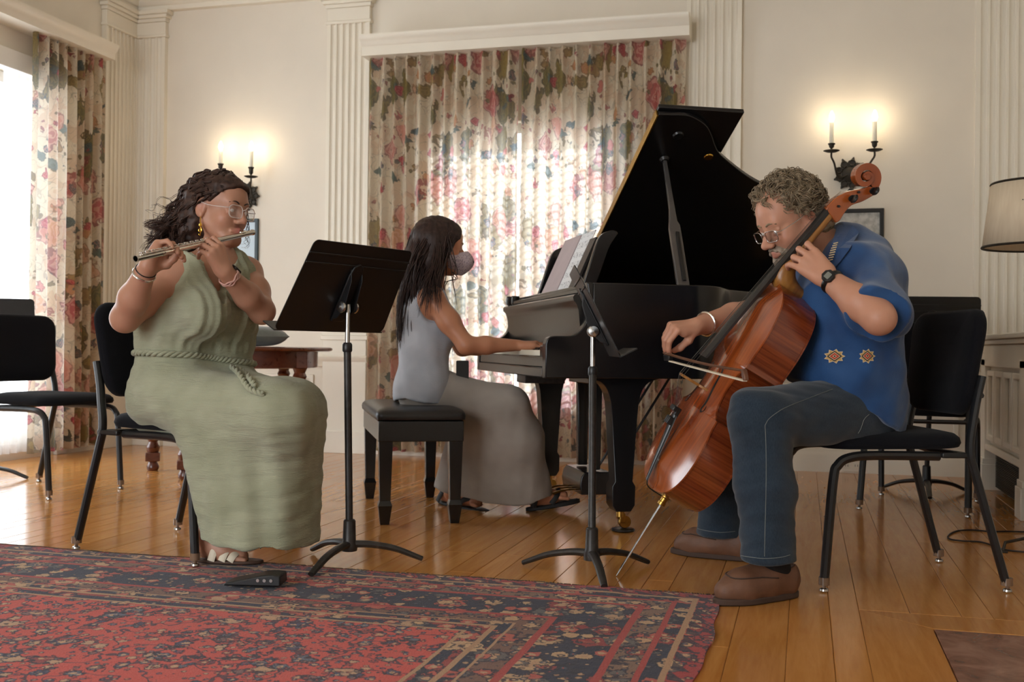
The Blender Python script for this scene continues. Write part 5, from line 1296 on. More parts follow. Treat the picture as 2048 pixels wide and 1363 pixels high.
add_eyes(G, HR, hs, body, (1, .15, -.2)); eyebrows(G, body, M['hair_black'], [(.098, .012, .019), (.094, .028, .026), (.080, .047, .021)], .0032)
# dress
V0 = J(432, 604, 3.60); tl = unit((ls-rs)*np.array([1, 1, 0])); tf = np.array([tl[1], -tl[0], 0]); tf = tf if tf@FW < 0 else -tf
tc0 = (rs+ls)/2
S = Sculpt(); torso(S, .013, .09, .020)
S.rc(rs, ls, .062, .062, .05); S.rc(nb_, (rs+nb_)/2, .060, .056, .05); S.rc(nb_, (ls+nb_)/2, .060, .056, .05)
S.chain([rh, rk], [.122, .098], .09); S.chain([lh, lk], [.118, .092], .09)
S.rc((rh+lh)/2, (rk+lk)/2, .11, .085, .09)
S.rc(rk, J(535, 1140, 3.44), .088, .082, .09); S.rc(lk, J(590, 1135, 3.60), .084, .078, .09); S.rc((rk+lk)/2, J(560, 1140, 3.52), .085, .085, .09)
S.rc(J(335, 792, 3.62), J(548, 835, 3.43), .088, .090, .10)
S.rc(J(405, 850, 3.52), J(466, 1140, 3.41), .078, .080, .10); S.rc(J(480, 850, 3.55), J(505, 1140, 3.43), .09, .082, .10)
LZ = lambda px, py, d_: (float((J(px, py, d_)-tc0)@tl), float(J(px, py, d_)[2]))
vR, vL, v0 = LZ(380, 503, 3.70), LZ(476, 512, 3.80), LZ(432, 610, 3.62)
aR = [LZ(306, 594, 3.66), LZ(332, 566, 3.66), LZ(344, 535, 3.67), LZ(348, 500, 3.72)]; aL = [LZ(500, 590, 3.90), LZ(489, 570, 3.90), LZ(484, 540, 3.90), LZ(480, 505, 3.88)]
def wcut(P):
    z = P[:, 2]; lat = (P-tc0)@tl
    inR = np.interp(z, [v0[1], vR[1]], [v0[0], vR[0]]); inL = np.interp(z, [v0[1], vL[1]], [v0[0], vL[0]])
    oR = np.interp(z, [q[1] for q in aR], [q[0] for q in aR]); oR = np.where(z < aR[0][1], -1, oR); oL = np.interp(z, [q[1] for q in aL], [q[0] for q in aL]); oL = np.where(z < aL[0][1], 1, oL)
    sR = np.maximum(lat-inR, oR-lat); sL = np.maximum(inL-lat, lat-oL); c_ = np.where(z < v0[1], np.maximum(oR-lat, lat-oL), np.minimum(sR, sL))
    return np.maximum(c_, .100-.022*np.clip((P@CD(1, 0, 0)-J(540, 1100, 3.4)@CD(1, 0, 0))/.15, 0, 1)-z+.005*np.sin(P[:, 0]*13))
wz = J(392, 712, 3.8)[2]
def wdisp(P):
    z = P[:, 2]; lat = (P-tc0)@tl; up_ = np.clip((z-wz)/.05, 0, 1)
    pl = (.0034*np.sin(lat*120+z*6)+.0020*np.sin(lat*215+z*11+1))*up_
    low = 1-up_
    fx = P@CD(1, 0, 0); sk = (.0075*np.sin(fx*30+2*np.sin(z*4)+1.0)+.005*np.sin(fx*61+z*7)+.0055*vnoise(P*np.array([1, 1, .45]), 3.2, 3))*low*np.clip((.62-z)/.25, .25, 1)
    wr = .0028*vnoise(P*np.array([1, 1, 2.2]), 7, 8)
    return pl+sk+wr
dress = S.mesh('dress', .0046, M['sage'], wom, cut=wcut, disp=wdisp, smooth_iter=3)
# rope belt, laid on the cloth
def cast(tree, px, py, off=.0):
    h_ = tree.ray_cast(Vector(CAM), Vector(unit(ray(px, py))))
    return np.array(h_[0])+np.array(h_[1])*off, np.array(h_[1])
dtree = bvh(dress)
bl = []
bc_ = J(392, 716, 3.80)
for k in range(40):
    a = 2*PI*k/40; dv = tl*math.cos(a)+tf*math.sin(a); p0_ = bc_+dv*.5; p0_[2] = J(392, 720, 3.8)[2]-.020*math.cos(a)+.006
    h_ = dtree.ray_cast(Vector(p0_), Vector(-dv))
    bl.append(np.array(h_[0])+dv*.004 if h_[0] is not None else bc_+dv*.18)
mb = MB()
for j in range(3):
    P = []
    for i in range(240):
        a = i/240*40; i0 = int(a) % 40; f = a-int(a); c_ = bl[i0]*(1-f)+bl[(i0+1) % 40]*f; t_ = unit(bl[(i0+1) % 40]-bl[i0]); n_ = unit(np.cross(t_, [0, 0, 1])); ph = i*.55+j*2*PI/3
        P.append(c_+n_*.006*math.cos(ph)+np.array([0, 0, 1])*.006*math.sin(ph))
    mb.tube(P, .0062, 6, closed=True)
belt = mb.build('rope_belt', M['sage'], dress, world=True, angle=180)
def rope(pts, r=.006):
    P = catmull(pts, 10); mb = MB()
    for j in range(2):
        Q = []
        for i in range(len(P)):
            t_ = unit(P[min(i+1, len(P)-1)]-P[max(i-1, 0)]); n_ = unit(np.cross(t_, FW)); b_ = np.cross(t_, n_); ph = i*.9+j*PI; Q.append(P[i]+(n_*math.cos(ph)+b_*math.sin(ph))*r*.8)
        mb.tube(Q, r, 6)
    return mb
rope([cast(dtree, *q, .006)[0] for q in ((462, 736), (478, 750), (490, 768), (505, 783), (528, 790))]).build('belt_tail', M['sage'], dress, world=True, angle=180)
rope([cast(dtree, *q, .007)[0] for q in ((464, 736), (485, 746), (500, 760), (512, 777))]).build('belt_tail', M['sage'], dress, world=True, angle=180)
# sandal
M['cream_leather'] = simple('cream_sandal_leather', srgb(214, 200, 176), .5, var=.05, bump=.05)
M['brown_sole'] = simple('brown_sole', srgb(74, 52, 40), .6, var=.1)
def sandal(h_, t_, d, sd, m_strap, m_sole, parent, s_=1.0, straps=True, name='sandal'):
    P = []
    for a in np.linspace(0, 2*PI, 28, endpoint=False):
        u_ = math.cos(a); v_ = math.sin(a); L = np.linalg.norm((t_-h_)[:2])
        P.append((L*.5+.018+u_*(L*.5+.058), v_*(.040+.006*u_)*s_))
    T = mat_axes((h_[0], h_[1], 0), d, sd, (0, 0, 1)); zb = min(h_[2], t_[2])
    so = MB().prism(P, .0095, max(.020, zb-.022), T).build(name, m_sole, parent, world=True, bevel=.004)
    return so, T
so, T = sandal(rf0, rf1, fdw, fsw, None, M['brown_sole'], wom)
L_ = np.linalg.norm((rf1-rf0)[:2])
for x0, h0_ in ((L_*.42, .072), (L_*.72, .060), (L_*.95, .048)):
    pts = catmull([T @ Vector((x0-.02, -.040, .02)), T @ Vector((x0-.008, -.030, h0_*.85)), T @ Vector((x0+.004, 0, h0_)), T @ Vector((x0+.012, .030, h0_*.8)), T @ Vector((x0+.012, .040, .02))], 6)
    MB().tube(pts, .0028, 8, flat=4.4, up=tuple(np.array(T.to_3x3() @ Vector((1, 0, 0))))).build('strap', M['cream_leather'], so, world=True)
# glasses
def clear_plastic():
    t = NT('clear_plastic'); n = t.noise(t.coord('Object'), 30, 1); t.set(.12, color=t.ramp(n.outputs[0], [(.3, srgb(226, 206, 196)), (.7, srgb(240, 226, 218))])); t.b.inputs['Transmission Weight'].default_value = .35; t.b.inputs['IOR'].default_value = 1.3; return t.m
M['clear'] = clear_plastic()
def lens_mat():
    t = NT('spectacle_lens'); tp = t.n('ShaderNodeBsdfTransparent'); gl = t.n('ShaderNodeBsdfGlossy'); gl.inputs['Roughness'].default_value = .03; n = t.noise(t.coord('Object'), 3, 1)
    mx = t.n('ShaderNodeMixShader'); mx.inputs[0].default_value = .10; t.l(t.ramp(n.outputs[0], [(0, (.92, .93, .95, 1)), (1, (.97, .97, .98, 1))]), tp.inputs[0]); t.l(tp.outputs[0], mx.inputs[1]); t.l(gl.outputs[0], mx.inputs[2]); t.l(mx.outputs[0], t.o.inputs[0]); t.t.nodes.remove(t.b); return t.m
M['lens'] = lens_mat()
def glasses(G, R, label, m, wl, hl, r, s_, yoff=.033, zoff=-.010, xo=.112, temple=True, rimless=False):
    g = thing('eyeglasses', label, 'glasses', tuple(G(xo, 0, zoff)))
    for q in (-1, 1):
        wrap = .10
        P = [G(xo-abs(x)*.0-(.010*((q*yoff+x)/.06)**2), q*yoff+x, zoff+y) for x, y in rrect(wl, hl, min(wl, hl)*.34, 5)]
        if not rimless: MB().tube(P, r, 6, closed=True).build('rim', m, g, world=True)
        else:
            MB().tube(P, r*.55, 5, closed=True).build('rim', m, g, world=True)
        c_ = G(xo, q*yoff, zoff); V = P+[p-R[0]*.0015 for p in P]; n = len(P)
        MB().add(V, [tuple(range(n)), tuple(range(2*n-1, n-1, -1))]+[(i, (i+1) % n, n+(i+1) % n, n+i) for i in range(n)]).build('lens', M['lens'], g, world=True, smooth=False)
        MB().tube(catmull([G(xo-.010, q*(yoff+wl/2), zoff+hl*.25), G(xo-.022, q*.072, zoff+.010), G(.03, q*.081, .006), G(-.012, q*.086, .016), G(-.032, q*.084, -.004)], 5), r*.9, 6).build('temple', m, g, world=True)
    MB().tube(catmull([G(xo-.001, -(yoff-wl/2), zoff+.006), G(xo+.004, 0, zoff+.010), G(xo-.001, yoff-wl/2, zoff+.006)], 4), r, 6).build('nose_bridge', m, g, world=True)
    return g
glasses(G, HR, 'clear-framed eyeglasses on the flutist\'s face', M['clear'], .052, .042, .0017, hs)
# earring
er = G(-.002, -.083, -.040); g = thing('earring', 'gold treble clef earring on the flutist', 'earring', tuple(er))
tp_ = [(0, .006), (0, -.010), (.003, -.018), (.005, -.024), (0, -.029), (-.005, -.024), (-.003, -.018), (.002, -.030), (.006, -.040), (.002, -.047), (-.006, -.046), (-.008, -.039), (-.003, -.033), (.004, -.036), (.003, -.042), (-.001, -.042)]
MB().tube(catmull([er+HR[0]*a+np.array([0, 0, b_]) for a, b_ in tp_], 4), .0016, 6).build('clef', M['gold'], g, world=True)
MB().tube(catmull([er+HR[0]*a+np.array([0, 0, b_])-HR[1]*.001 for a, b_ in ((.001, -.012), (.001, -.055), (-.004, -.058), (-.006, -.054))], 4), .0014, 6).build('hook', M['gold'], g, world=True)
def wrist_ring(name, label, cat, c_, axis, r, tube_r, m, flat=1.0, group=None, sq=1.0):
    S_, T_, A_ = frame(axis); P = [np.asarray(c_)+S_*r*math.cos(a)+T_*r*sq*math.sin(a) for a in [2*PI*k/28 for k in range(28)]]
    return tag(MB().tube(P, tube_r, 8, closed=True, flat=flat, up=tuple(A_)).build(name, m, None), label, cat, group)
wrist_ring('bracelet', 'silver chain bracelet on the flutist\'s right wrist', 'bracelet', rw*.86+re*.14, re-rw, .0345, .0036, M['silver'])
wrist_ring('bracelet', 'thin dark cord bracelet on the flutist\'s right wrist', 'bracelet', rw*.93+re*.07, re-rw, .0325, .0018, M['ebony'])
M['pink_strap'] = simple('pale_pink_silicone', srgb(206, 160, 146), .5, var=.05)
wt = thing('wrist_watch', 'watch with pale pink woven strap on the flutist\'s left wrist', 'watch', tuple(lw))
wc = lw*.88+le*.12; S_, T_, A_ = frame(le-lw)
for j in (-1, 0, 1): MB().tube([wc+A_*(.006*j+.003*math.sin(6*a+j*2))+S_*.0345*math.cos(a)+T_*.0345*math.sin(a) for a in [2*PI*k/48 for k in range(48)]], .0028, 6, closed=True).build('strap', M['pink_strap'], wt, world=True)
fdir = unit(CD(.6, .2, .7)-A_*(CD(.6, .2, .7)@A_)); wm_ = mat_axes(wc+fdir*.034, A_, np.cross(fdir, A_), fdir)
MB().prism(rrect(.034, .030, .008), -.004, .005, wm_).build('watch_case', M['ebony'], wt, world=True, bevel=.002)

# hair
def head_surface(G, n, seed, region):
    r = np.random.RandomState(seed); out = []
    while len(out) < n:
        v = unit(r.normal(size=3)); p = np.array([-.012, 0, .034])+v*np.array([.098, .076, .090])
        if region(v, p): out.append((G(*p), v, p))
    return out
def bez(P, n):
    P = [np.asarray(p, float) for p in P]; out = []
    for i in range(n+1):
        t = i/n; Q = P
        while len(Q) > 1: Q = [Q[k]*(1-t)+Q[k+1]*t for k in range(len(Q)-1)]
        out.append(Q[0])
    return out
def wave(P, amp, turns, ph, grow=1.0):
    out = []; L = len(P)
    for i, p in enumerate(P):
        a = unit(P[min(i+1, L-1)]-P[max(i-1, 0)]); n_ = np.cross(a, [.3, .2, .93]); n_ /= np.linalg.norm(n_)+1e-9; b_ = np.cross(a, n_); f = i/(L-1); q = ph+turns*2*PI*f
        out.append(p+(n_*math.cos(q)+b_*math.sin(q)*.7)*amp*(f**.6)*(1+grow*f))
    return out
S = Sculpt()
S.ell(G(-.020, 0, .044), np.array([.100, .084, .094])*hs, HR, .02); S.ell(G(.022, 0, .050), np.array([.084, .078, .074])*hs, HR, .02)
S.chain([G(-.07, -.02, .02), G(-.11, -.02, -.05), J(345, 462, 3.86)], [.062, .060, .048], .05); S.chain([G(-.06, .02, -.02), G(-.09, .0, -.10), J(380, 500, 3.90)], [.06, .055, .04], .05)
S.rc(G(-.05, -.055, .0), G(-.075, -.055, -.09), .030, .030, .04)
def hcut(P):
    q = (P-hc)@HR.T/hs
    z_ = q[:, 2]; lim = np.where(z_ > .016, .022+(z_-.016)*1.15, .012+(z_-.016)*.15); ear = .033-np.hypot(q[:, 0]+.008, (q[:, 2]+.004)*.85)
    return np.maximum(q[:, 0]-lim, np.where((np.abs(q[:, 1]) > .066) & (q[:, 0] > -.03), ear, -1))
hb = S.mesh('hair', .006, M['hair_brown'], wom, cut=hcut, disp=lambda P: .004*vnoise(P, 22, 2))
r = np.random.RandomState(5); paths = []
def clump(P, n, spread, r, amp, turns, ph, grow):
    """n strands sharing one wave, close together at the root and fanning a little at the tip"""
    base_ = wave(P, amp, turns, ph, grow); out = []; L = len(P)
    for k in range(n):
        o_ = r.normal(size=3)*spread; w2 = r.normal(size=3)*spread*1.3; out.append([p+o_*(.6+.4*i/L)+w2*math.sin(3*i/L+k)*.5 for i, p in enumerate(base_)])
    return out
for p, v, q in head_surface(G, 190, 3, lambda v, p: p[0] < (.020+(p[2]-.016)*1.05 if p[2] > .016 else .008) and p[2] > -.05 and not (abs(p[1]) > .06 and np.hypot(p[0]+.008, p[2]+.004) < .034)):
    n0 = unit(v@HR); back = -HR[0]
    if r.rand() < .80: end = J(302+r.uniform(-14, 85), 485+r.uniform(-40, 40), 3.86+r.uniform(-.14, .10))
    else: end = J(375+r.uniform(-30, 40), 505+r.uniform(-25, 20), 3.88+r.uniform(-.12, .08))
    c1_ = p+n0*.030+back*.045+np.array([0, 0, .004]); c2_ = G(-.140, v[1]*.080, -.01+r.uniform(-.03, .05))
    if v[2] < .1 and v[1] < 0: c1_ = p+n0*.014+back*.03; c2_ = G(-.105, -.085, -.06)
    paths += clump(bez([p+n0*.015, c1_, c2_, end], 26), 8, .0035, r, .006+.003*r.rand(), r.uniform(2.6, 3.8), r.uniform(0, 6), 1.0)
strands_mesh('hair_strands', paths, .0021, M['hair_brown'], hb, 4)
paths = []
for k in range(26):
    end = J(296+r.uniform(-6, 60), 462+r.uniform(-45, 50), 3.84+r.uniform(-.1, .1)); st_ = G(-.10, r.uniform(-.06, .06), r.uniform(-.05, .07))
    paths += clump(bez([st_, st_-HR[0]*.05, end+np.array([0, 0, .05]), end], 26), 2, .002, r, .008, r.uniform(2.8, 4.0), r.uniform(0, 6), 1.2)
for k in range(6):
    st_ = G(.035, .07, .04+.005*k); end = J(492+r.uniform(-8, 8), 500+r.uniform(-10, 5), 3.93); paths.append(wave(bez([st_, G(.05, .10, -.02), G(.03, .11, -.09), end], 20), .006, 2.5, r.uniform(0, 6)))
strands_mesh('loose_curls', paths, .0011, M['hair_brown'], hb, 4)
# ------------------------------------------------------------------ man with the cello
MSK = (.56, .285, .185); MLIP = (.44, .17, .13)
man = thing('person', 'man in a blue patterned shirt and jeans playing the cello', 'person', (.2, 3.7, 0))
mc = J(1581, 440, 3.49); mf = CD(-.92, -.37, 0)*math.cos(math.radians(25))+np.array([0, 0, -math.sin(math.radians(25))])
MR = frame3(mf, np.array([0, 0, 1.0])); ms = 1.06
S = Sculpt(); MG = add_head(S, mc, MR, ms, nose=1.06, jaw=1.05)
mnb = J(1662, 505, 3.52)
S.rc(MG(-.030, 0, -.045), mnb, .054, .062, .03)
mls, mrs = J(1738, 560, 3.38), J(1650, 575, 3.70)
mle, mlw = J(1758, 636, 3.10), J(1655, 556, 3.24)
mre, mrw = J(1512, 622, 3.76), J(1394, 652, 3.53)
def mtorso(S, e=0.0):
    S.rc(J(1696, 578, 3.43), J(1684, 580, 3.62), .128+e, .125+e, .1)
    S.rc(J(1690, 650, 3.43), J(1690, 650, 3.62), .150+e, .145+e, .1)
    S.rc(J(1690, 730, 3.43), J(1690, 730, 3.62), .152+e, .150+e, .1)
    S.rc(J(1700, 795, 3.42), J(1700, 795, 3.62), .140+e, .140+e, .1)
    S.rc(mls, mrs, .070+e, .070+e, .09); S.rc(mnb, J(1712, 545, 3.52), .06+e, .10+e, .08)
mtorso(S, -.022)
S.chain([mls, (mls+mle)/2, mle], [.058, .056, .046], .03); S.chain([mle, mle*.62+mlw*.38, mlw], [.046, .050, .031], .02)
S.chain([mrs, mre], [.056, .046], .03); S.chain([mre, mre*.6+mrw*.4, mrw], [.046, .046, .030], .02)
mlh, mrh = J(1728, 815, 3.42), J(1715, 815, 3.63); mlk, mrk = J(1520, 838, 3.16), J(1455, 842, 3.74)
mla, mra = J(1542, 1125, 3.12), J(1440, 1075, 3.80)
ua_ = np.array([0, 0, .08]); S.chain([mlh, mlk, mla+ua_], [.085, .06, .040], .03); S.chain([mrh, mrk, mra+ua_], [.085, .06, .040], .03)
GLh, tL = add_hand(S, mlw, J(1600, 506, 3.30)-mlw, CD(-.30, -.85, .40), -1, [(20, 62, 40), (26, 70, 42), (30, 72, 42), (10, 50, 30)], 1.06, [(.050, .036, -.035), (.075, .030, -.060), (.095, .012, -.066)], spread=(.16, .02, -.12, -.34))
GRh, tR = add_hand(S, mrw, J(1345, 655, 3.50)-mrw, CD(-.45, -.45, .75), 1, [(52, 38, 22), (62, 34, 18), (66, 32, 18), (66, 34, 20)], 1.04, [(.042, .030, -.034), (.060, .016, -.062), (.072, .002, -.076)], spread=(.10, .02, -.05, -.14))
skin_extra = [(MG(.06, q*.03, -.085), .05, (.42, .24, .17), .5) for q in (-1, 1)]+[(p, .03, (.58, .22, .15), .4) for p in tL+tR]
mbody = S.mesh('body', .0040, M['skin'], man, tint=head_tint(MG, MSK, MLIP, skin_extra))
add_eyes(MG, MR, ms, mbody, (1, .05, -.35)); eyebrows(MG, mbody, M['hair_grey'], [(.097, .012, .019), (.096, .028, .024), (.082, .047, .018)], .0042)
# wrinkles on the forehead are part of the skin's fine relief; hair, beard
S = Sculpt(); S.ell(MG(-.024, 0, .046), np.array([.098, .088, .088])*ms, MR, .02); S.rc(MG(-.07, -.04, -.03), MG(-.07, .04, -.03), .05, .05, .04); S.rc(MG(-.07, 0, -.06), MG(-.06, 0, -.09), .05, .045, .04)
def mhcut(P):
    q = (P-mc)@MR.T/ms; z_ = q[:, 2]
    lim = np.where(z_ > .03, .038+(z_-.03)*.30, np.where(z_ > -.01, .020+(z_+.01)*.45, -.022)); ear = .030-np.linalg.norm((q-np.array([-.008, 0, -.004]))[:, [0, 2]], axis=1)
    return np.maximum(q[:, 0]-lim, np.where(np.abs(q[:, 1]) > .07, ear, -1))
mhair = S.mesh('hair', .006, M['hair_grey'], man, cut=mhcut, disp=lambda P: .006*vnoise(P, 26, 4))
r = np.random.RandomState(11); paths = []
for p, v, q in head_surface(MG, 520, 8, lambda v, p: p[0] < (.046+(p[2]-.03)*.35 if p[2] > .03 else (.018 if p[2] > 0 else -.024)) and p[2] > -.075 and not (abs(p[1]) > .06 and np.hypot(p[0]+.008, p[2]+.004) < .030)):
    n0 = unit(v@MR); pref = -MR[0]*.8-MR[2]*.35+r.normal(size=3)*.5; tg = unit(pref-n0*(pref@n0)); L_ = r.uniform(.030, .055)*(1.0 if v[2] > 0 else .7); rad = r.uniform(.006, .012); st_ = p+n0*.009; b_ = np.cross(n0, tg); tn = r.uniform(.7, 1.3); sg_ = r.choice((-1, 1))
    for k in range(4):
        o_ = r.normal(size=3)*.0022; P = []
        for i in range(12):
            f = i/11; a = tn*2*PI*f; P.append(st_+o_*(1+f)+tg*L_*f+(n0*(1-math.cos(a))*.8+b_*sg_*math.sin(a))*rad*(.4+.6*f)+n0*.008*math.sin(PI*f))
        paths.append(P)
strands_mesh('curls', paths, .0013, M['hair_grey'], mhair, 4, .5)
S = Sculpt()
S.ell(MG(.026, 0, -.052), np.array([.066, .062, .072])*ms, MR, .03); S.rc(MG(.074, -.014, -.112), MG(.074, .014, -.112), .024, k=.03)
for q in (-1, 1): S.rc(MG(-.006, q*.056, -.055), MG(.060, q*.024, -.110), .022, .020, .03)
for q in (-1, 1): S.rc(MG(.098, q*.004, -.057), MG(.084, q*.030, -.072), .0085, .009, .01)
def bcut(P):
    q = (P-mc)@MR.T/ms; z_ = q[:, 2]; x_ = q[:, 0]; y_ = np.abs(q[:, 1])
    top = z_-np.where(x_ > .078, -.050, np.where(x_ > .055, -.066, -.060+(.055-x_)*.75))       # below the cheek line
    mouth = np.where((x_ > .07), .0085-np.hypot(z_+.0715, np.maximum(y_-.016, 0)), -1)
    return np.maximum.reduce([top, mouth, np.where(x_ < .0, 1, -1)*1.0])
beard = S.mesh('beard', .004, M['hair_beard'], man, cut=bcut, disp=lambda P: .0035*vnoise(P, 45, 6))
glasses(MG, MR, 'thin wire-rimmed eyeglasses on the cellist\'s face', M['steel'], .046, .034, .0016, ms, .033, -.012, .112, rimless=False)
# blue shirt
M['blue_shirt'] = cloth_mat('blue_rayon', srgb(28, 60, 104), srgb(44, 82, 130), (9, 9, 9), .18, .62, 300, .3)
S = Sculpt(); mtorso(S, .014)
S.rc(J(1722, 820, 3.44), J(1722, 820, 3.62), .128, .128, .08)
sl0, sl1 = mls, mls*.12+mle*.88
S.rc(mls, sl1, .082, .088, .06); sr1 = mrs*.42+mre*.58; S.rc(mrs, sr1, .080, .085, .06)
S.rc(mls*.5+mle*.5+np.array([0, 0, -.02]), J(1790, 640, 3.22), .06, .05, .05)
S.rc(J(1650, 490, 3.50), J(1700, 500, 3.52), .066, .085, .06)
la_ = unit(mle-mls); ra_ = unit(mre-mrs); pA, pB = J(1600, 770, 3.5), J(1795, 868, 3.5); pn = np.cross(pB-pA, FW); pn = unit(pn); pn = pn if pn[2] < 0 else -pn
ndir = unit(mnb-MG(-.03, 0, -.045))
def mcut(P):
    hem = (P-pA)@pn
    def slv(o_, ax, e_, R_):
        q = P-o_; rr = np.linalg.norm(q-np.outer(q@ax, ax), axis=1); return np.minimum((P-e_)@ax-.012, R_-rr)
    c1 = slv(mls, la_, sl1, .5); c2 = slv(mrs, ra_, sr1, .14)
    q = P-(mnb+np.array([0, 0, .012])); nk = q@(-ndir); rr = np.linalg.norm(q-np.outer(q@ndir, ndir), axis=1); hole = .052-rr
    nk = np.where(nk > -.035, np.maximum(hole, nk-.032), -1)
    return np.maximum.reduce([hem, c1, c2, nk])
def mdisp(P):
    return .0065*vnoise(P*np.array([1, 1, 1.6]), 4.0, 21)+.0045*vnoise(P, 8, 22)
shirt = S.mesh('shirt', .0048, M['blue_shirt'], man, cut=mcut, disp=mdisp, smooth_iter=3)
stree = bvh(shirt)
# collar
Pc = []
for a in np.linspace(-2.5, 2.5, 25):
    s1, s2 = frame(ndir)[:2]; Pc.append(a)
fx_ = unit(MR[0]*np.array([1, 1, 0])); fx_ = unit(fx_-ndir*(fx_@ndir)); fy_ = np.cross(ndir, fx_)
def collar(s_, v_):
    a = (s_-.5)*2*2.75; d_ = -fx_*math.cos(a)+fy_*math.sin(a); b_ = mnb+ndir*(.018)
    r1, r2 = .066, .098+.018*abs(s_-.5)*2; lift = .022
    f = v_; rr = r1+(r2-r1)*f; hgt = -lift*(1-f)**1.0+.030*f+(.028*(abs(s_-.5)*2)**3)*f
    return b_+d_*rr+ndir*hgt
MB().grid(collar, 40, 6).build('collar', M['blue_shirt'], shirt, world=True, solid=.003, angle=180)
M['cream_thread'] = simple('cream_embroidery', srgb(214, 190, 150), .8, var=.05); M['red_thread'] = simple('rust_red_embroidery', srgb(176, 60, 40), .8, var=.05); M['dark_thread'] = simple('dark_embroidery', srgb(26, 24, 30), .8); M['tan_thread'] = simple('tan_embroidery', srgb(186, 146, 84), .8)
def patch(px_poly, m, off, tree, parent, name='motif'):
    """flat embroidered patch laid on the cloth along its surface"""
    V = []; n = len(px_poly)
    for o_ in (off, off-.0016):
        for x, y in px_poly: V.append(cast(tree, x, y, o_)[0])
    c_ = (sum(p[0] for p in px_poly)/n, sum(p[1] for p in px_poly)/n); V.append(cast(tree, *c_, off)[0])
    return MB().add(V, [(2*n, i, (i+1) % n) for i in range(n)]+[(i, n+i, n+(i+1) % n, (i+1) % n) for i in range(n)]).build(name, m, parent, world=True, smooth=False)
def star(cx, cy, w_, h_, m0=9):
    P = []
    for k in range(m0*2):
        a = 2*PI*k/(m0*2); r_ = 1.0 if k % 2 == 0 else .70; P.append((cx+w_*r_*math.cos(a), cy+h_*r_*math.sin(a)))
    return P
dia = lambda cx, cy, w_, h_: [(cx-w_, cy), (cx, cy-h_), (cx+w_, cy), (cx, cy+h_)]
for (cx, cy, k) in ((1669, 712, 1.0), (1734, 712, .75)):
    for sc_, mm, of in ((1.0, 'cream_thread', .0020), (.86, 'tan_thread', .0026)): patch(star(cx, cy, 22*k*sc_, 15*sc_), M[mm], of, stree, shirt)
    for sc_, mm, of in ((1.0, 'dark_thread', .0032), (.78, 'cream_thread', .0038), (.66, 'red_thread', .0044), (.30, 'cream_thread', .0050), (.18, 'dark_thread', .0056)): patch(dia(cx, cy, 15*k*sc_, 11*sc_), M[mm], of, stree, shirt)
for k in range(8):
    x, y = 1664+1.4*k, 524-4.6*k
    try: patch([(x-4, y), (x+5, y-2), (x+5, y-.4), (x-4, y+1.6)], M['cream_thread'], .0130, stree, shirt, 'stitch')
    except TypeError: pass
flap = [(1662, 452), (1692, 449), (1712, 462), (1700, 490), (1684, 515), (1664, 532), (1646, 545), (1640, 532), (1652, 505), (1660, 478)]
for f_ in ([(1680, 452), (1702, 455), (1716, 470), (1702, 500), (1684, 525), (1666, 545), (1654, 546), (1660, 520), (1668, 490)],):
    try: patch(f_, M['blue_shirt'], .010, stree, shirt, 'collar_flap')
    except TypeError: pass
# jeans
M['denim'] = NT('dark_blue_denim'); t = M['denim']; v = t.coord('Object'); tw = t.noise(t.coord('Object', (1, 1, .25)), 420, 2); fd_ = t.noise(v, 5, 3)
t.set(.88, color=t.mix(t.math('MULTIPLY', tw.outputs[0], .55), t.ramp(fd_.outputs[0], [(.3, srgb(16, 25, 36)), (.7, srgb(34, 46, 60))]), srgb(66, 80, 92)), sheen=.2, spec=.15); t.bump(tw.outputs[0], .25, .002); M['denim'] = t.m
S = Sculpt(); S.rc(J(1715, 815, 3.46), J(1712, 815, 3.60), .122, .122, .06)
S.chain([mlh, mlk], [.112, .090], .05); S.chain([mlk, mlk*.5+mla*.5, mla+np.array([0, 0, -.08])], [.090, .080, .080], .04)
S.chain([mrh, mrk], [.112, .090], .05); S.chain([mrk, mrk*.5+mra*.5, mra+np.array([0, 0, -.08])], [.088, .080, .082], .04)
zl, zr = J(1530, 1122, 3.11)[2], J(1432, 1068, 3.80)[2]
def jcut(P):
    L = np.linalg.norm((P-mla)[:, :2], axis=1) < np.linalg.norm((P-mra)[:, :2], axis=1); return np.where(L, zl-P[:, 2], zr-P[:, 2])
def jdisp(P):
    z = P[:, 2]; kn_ = np.exp(-((P-mlk)**2).sum(1)/.02)
    return .004*vnoise(P*np.array([1, 1, 1.5]), 5, 31)+.003*vnoise(P*np.array([1, 1, 2.5]), 9, 32)+.004*np.sin(P@np.array([20, 12, 60]))*kn_
jeans = S.mesh('jeans', .0055, M['denim'], man, cut=jcut, disp=jdisp, smooth_iter=1)
jtree = bvh(jeans)
M['denim_thread'] = simple('pale_denim_stitching', srgb(118, 122, 118), .8)
def seam(pxs, r_=.0009):
    P = []
    for x, y in pxs:
        h_ = jtree.ray_cast(Vector(CAM), Vector(unit(ray(x, y))))
        if h_[0] is not None: P.append(np.array(h_[0])+np.array(h_[1])*.0008)
    if len(P) > 2: MB().tube(P, r_, 5).build('seam', M['denim_thread'], jeans, world=True)
def dens(P, n=8): return [tuple(p) for p in catmull(P, n)]
seam(dens([(1665, 778), (1620, 795), (1570, 815), (1540, 835), (1530, 850)])); seam(dens([(1530, 850), (1532, 900), (1532, 980), (1530, 1060), (1529, 1112)])); seam(dens([(1738, 828), (1728, 838), (1722, 855), (1716, 866)])); seam(dens([(1480, 1110), (1505, 1114), (1530, 1116), (1560, 1114), (1580, 1109)])); seam(dens([(1388, 1054), (1410, 1060), (1440, 1064), (1470, 1062)]))
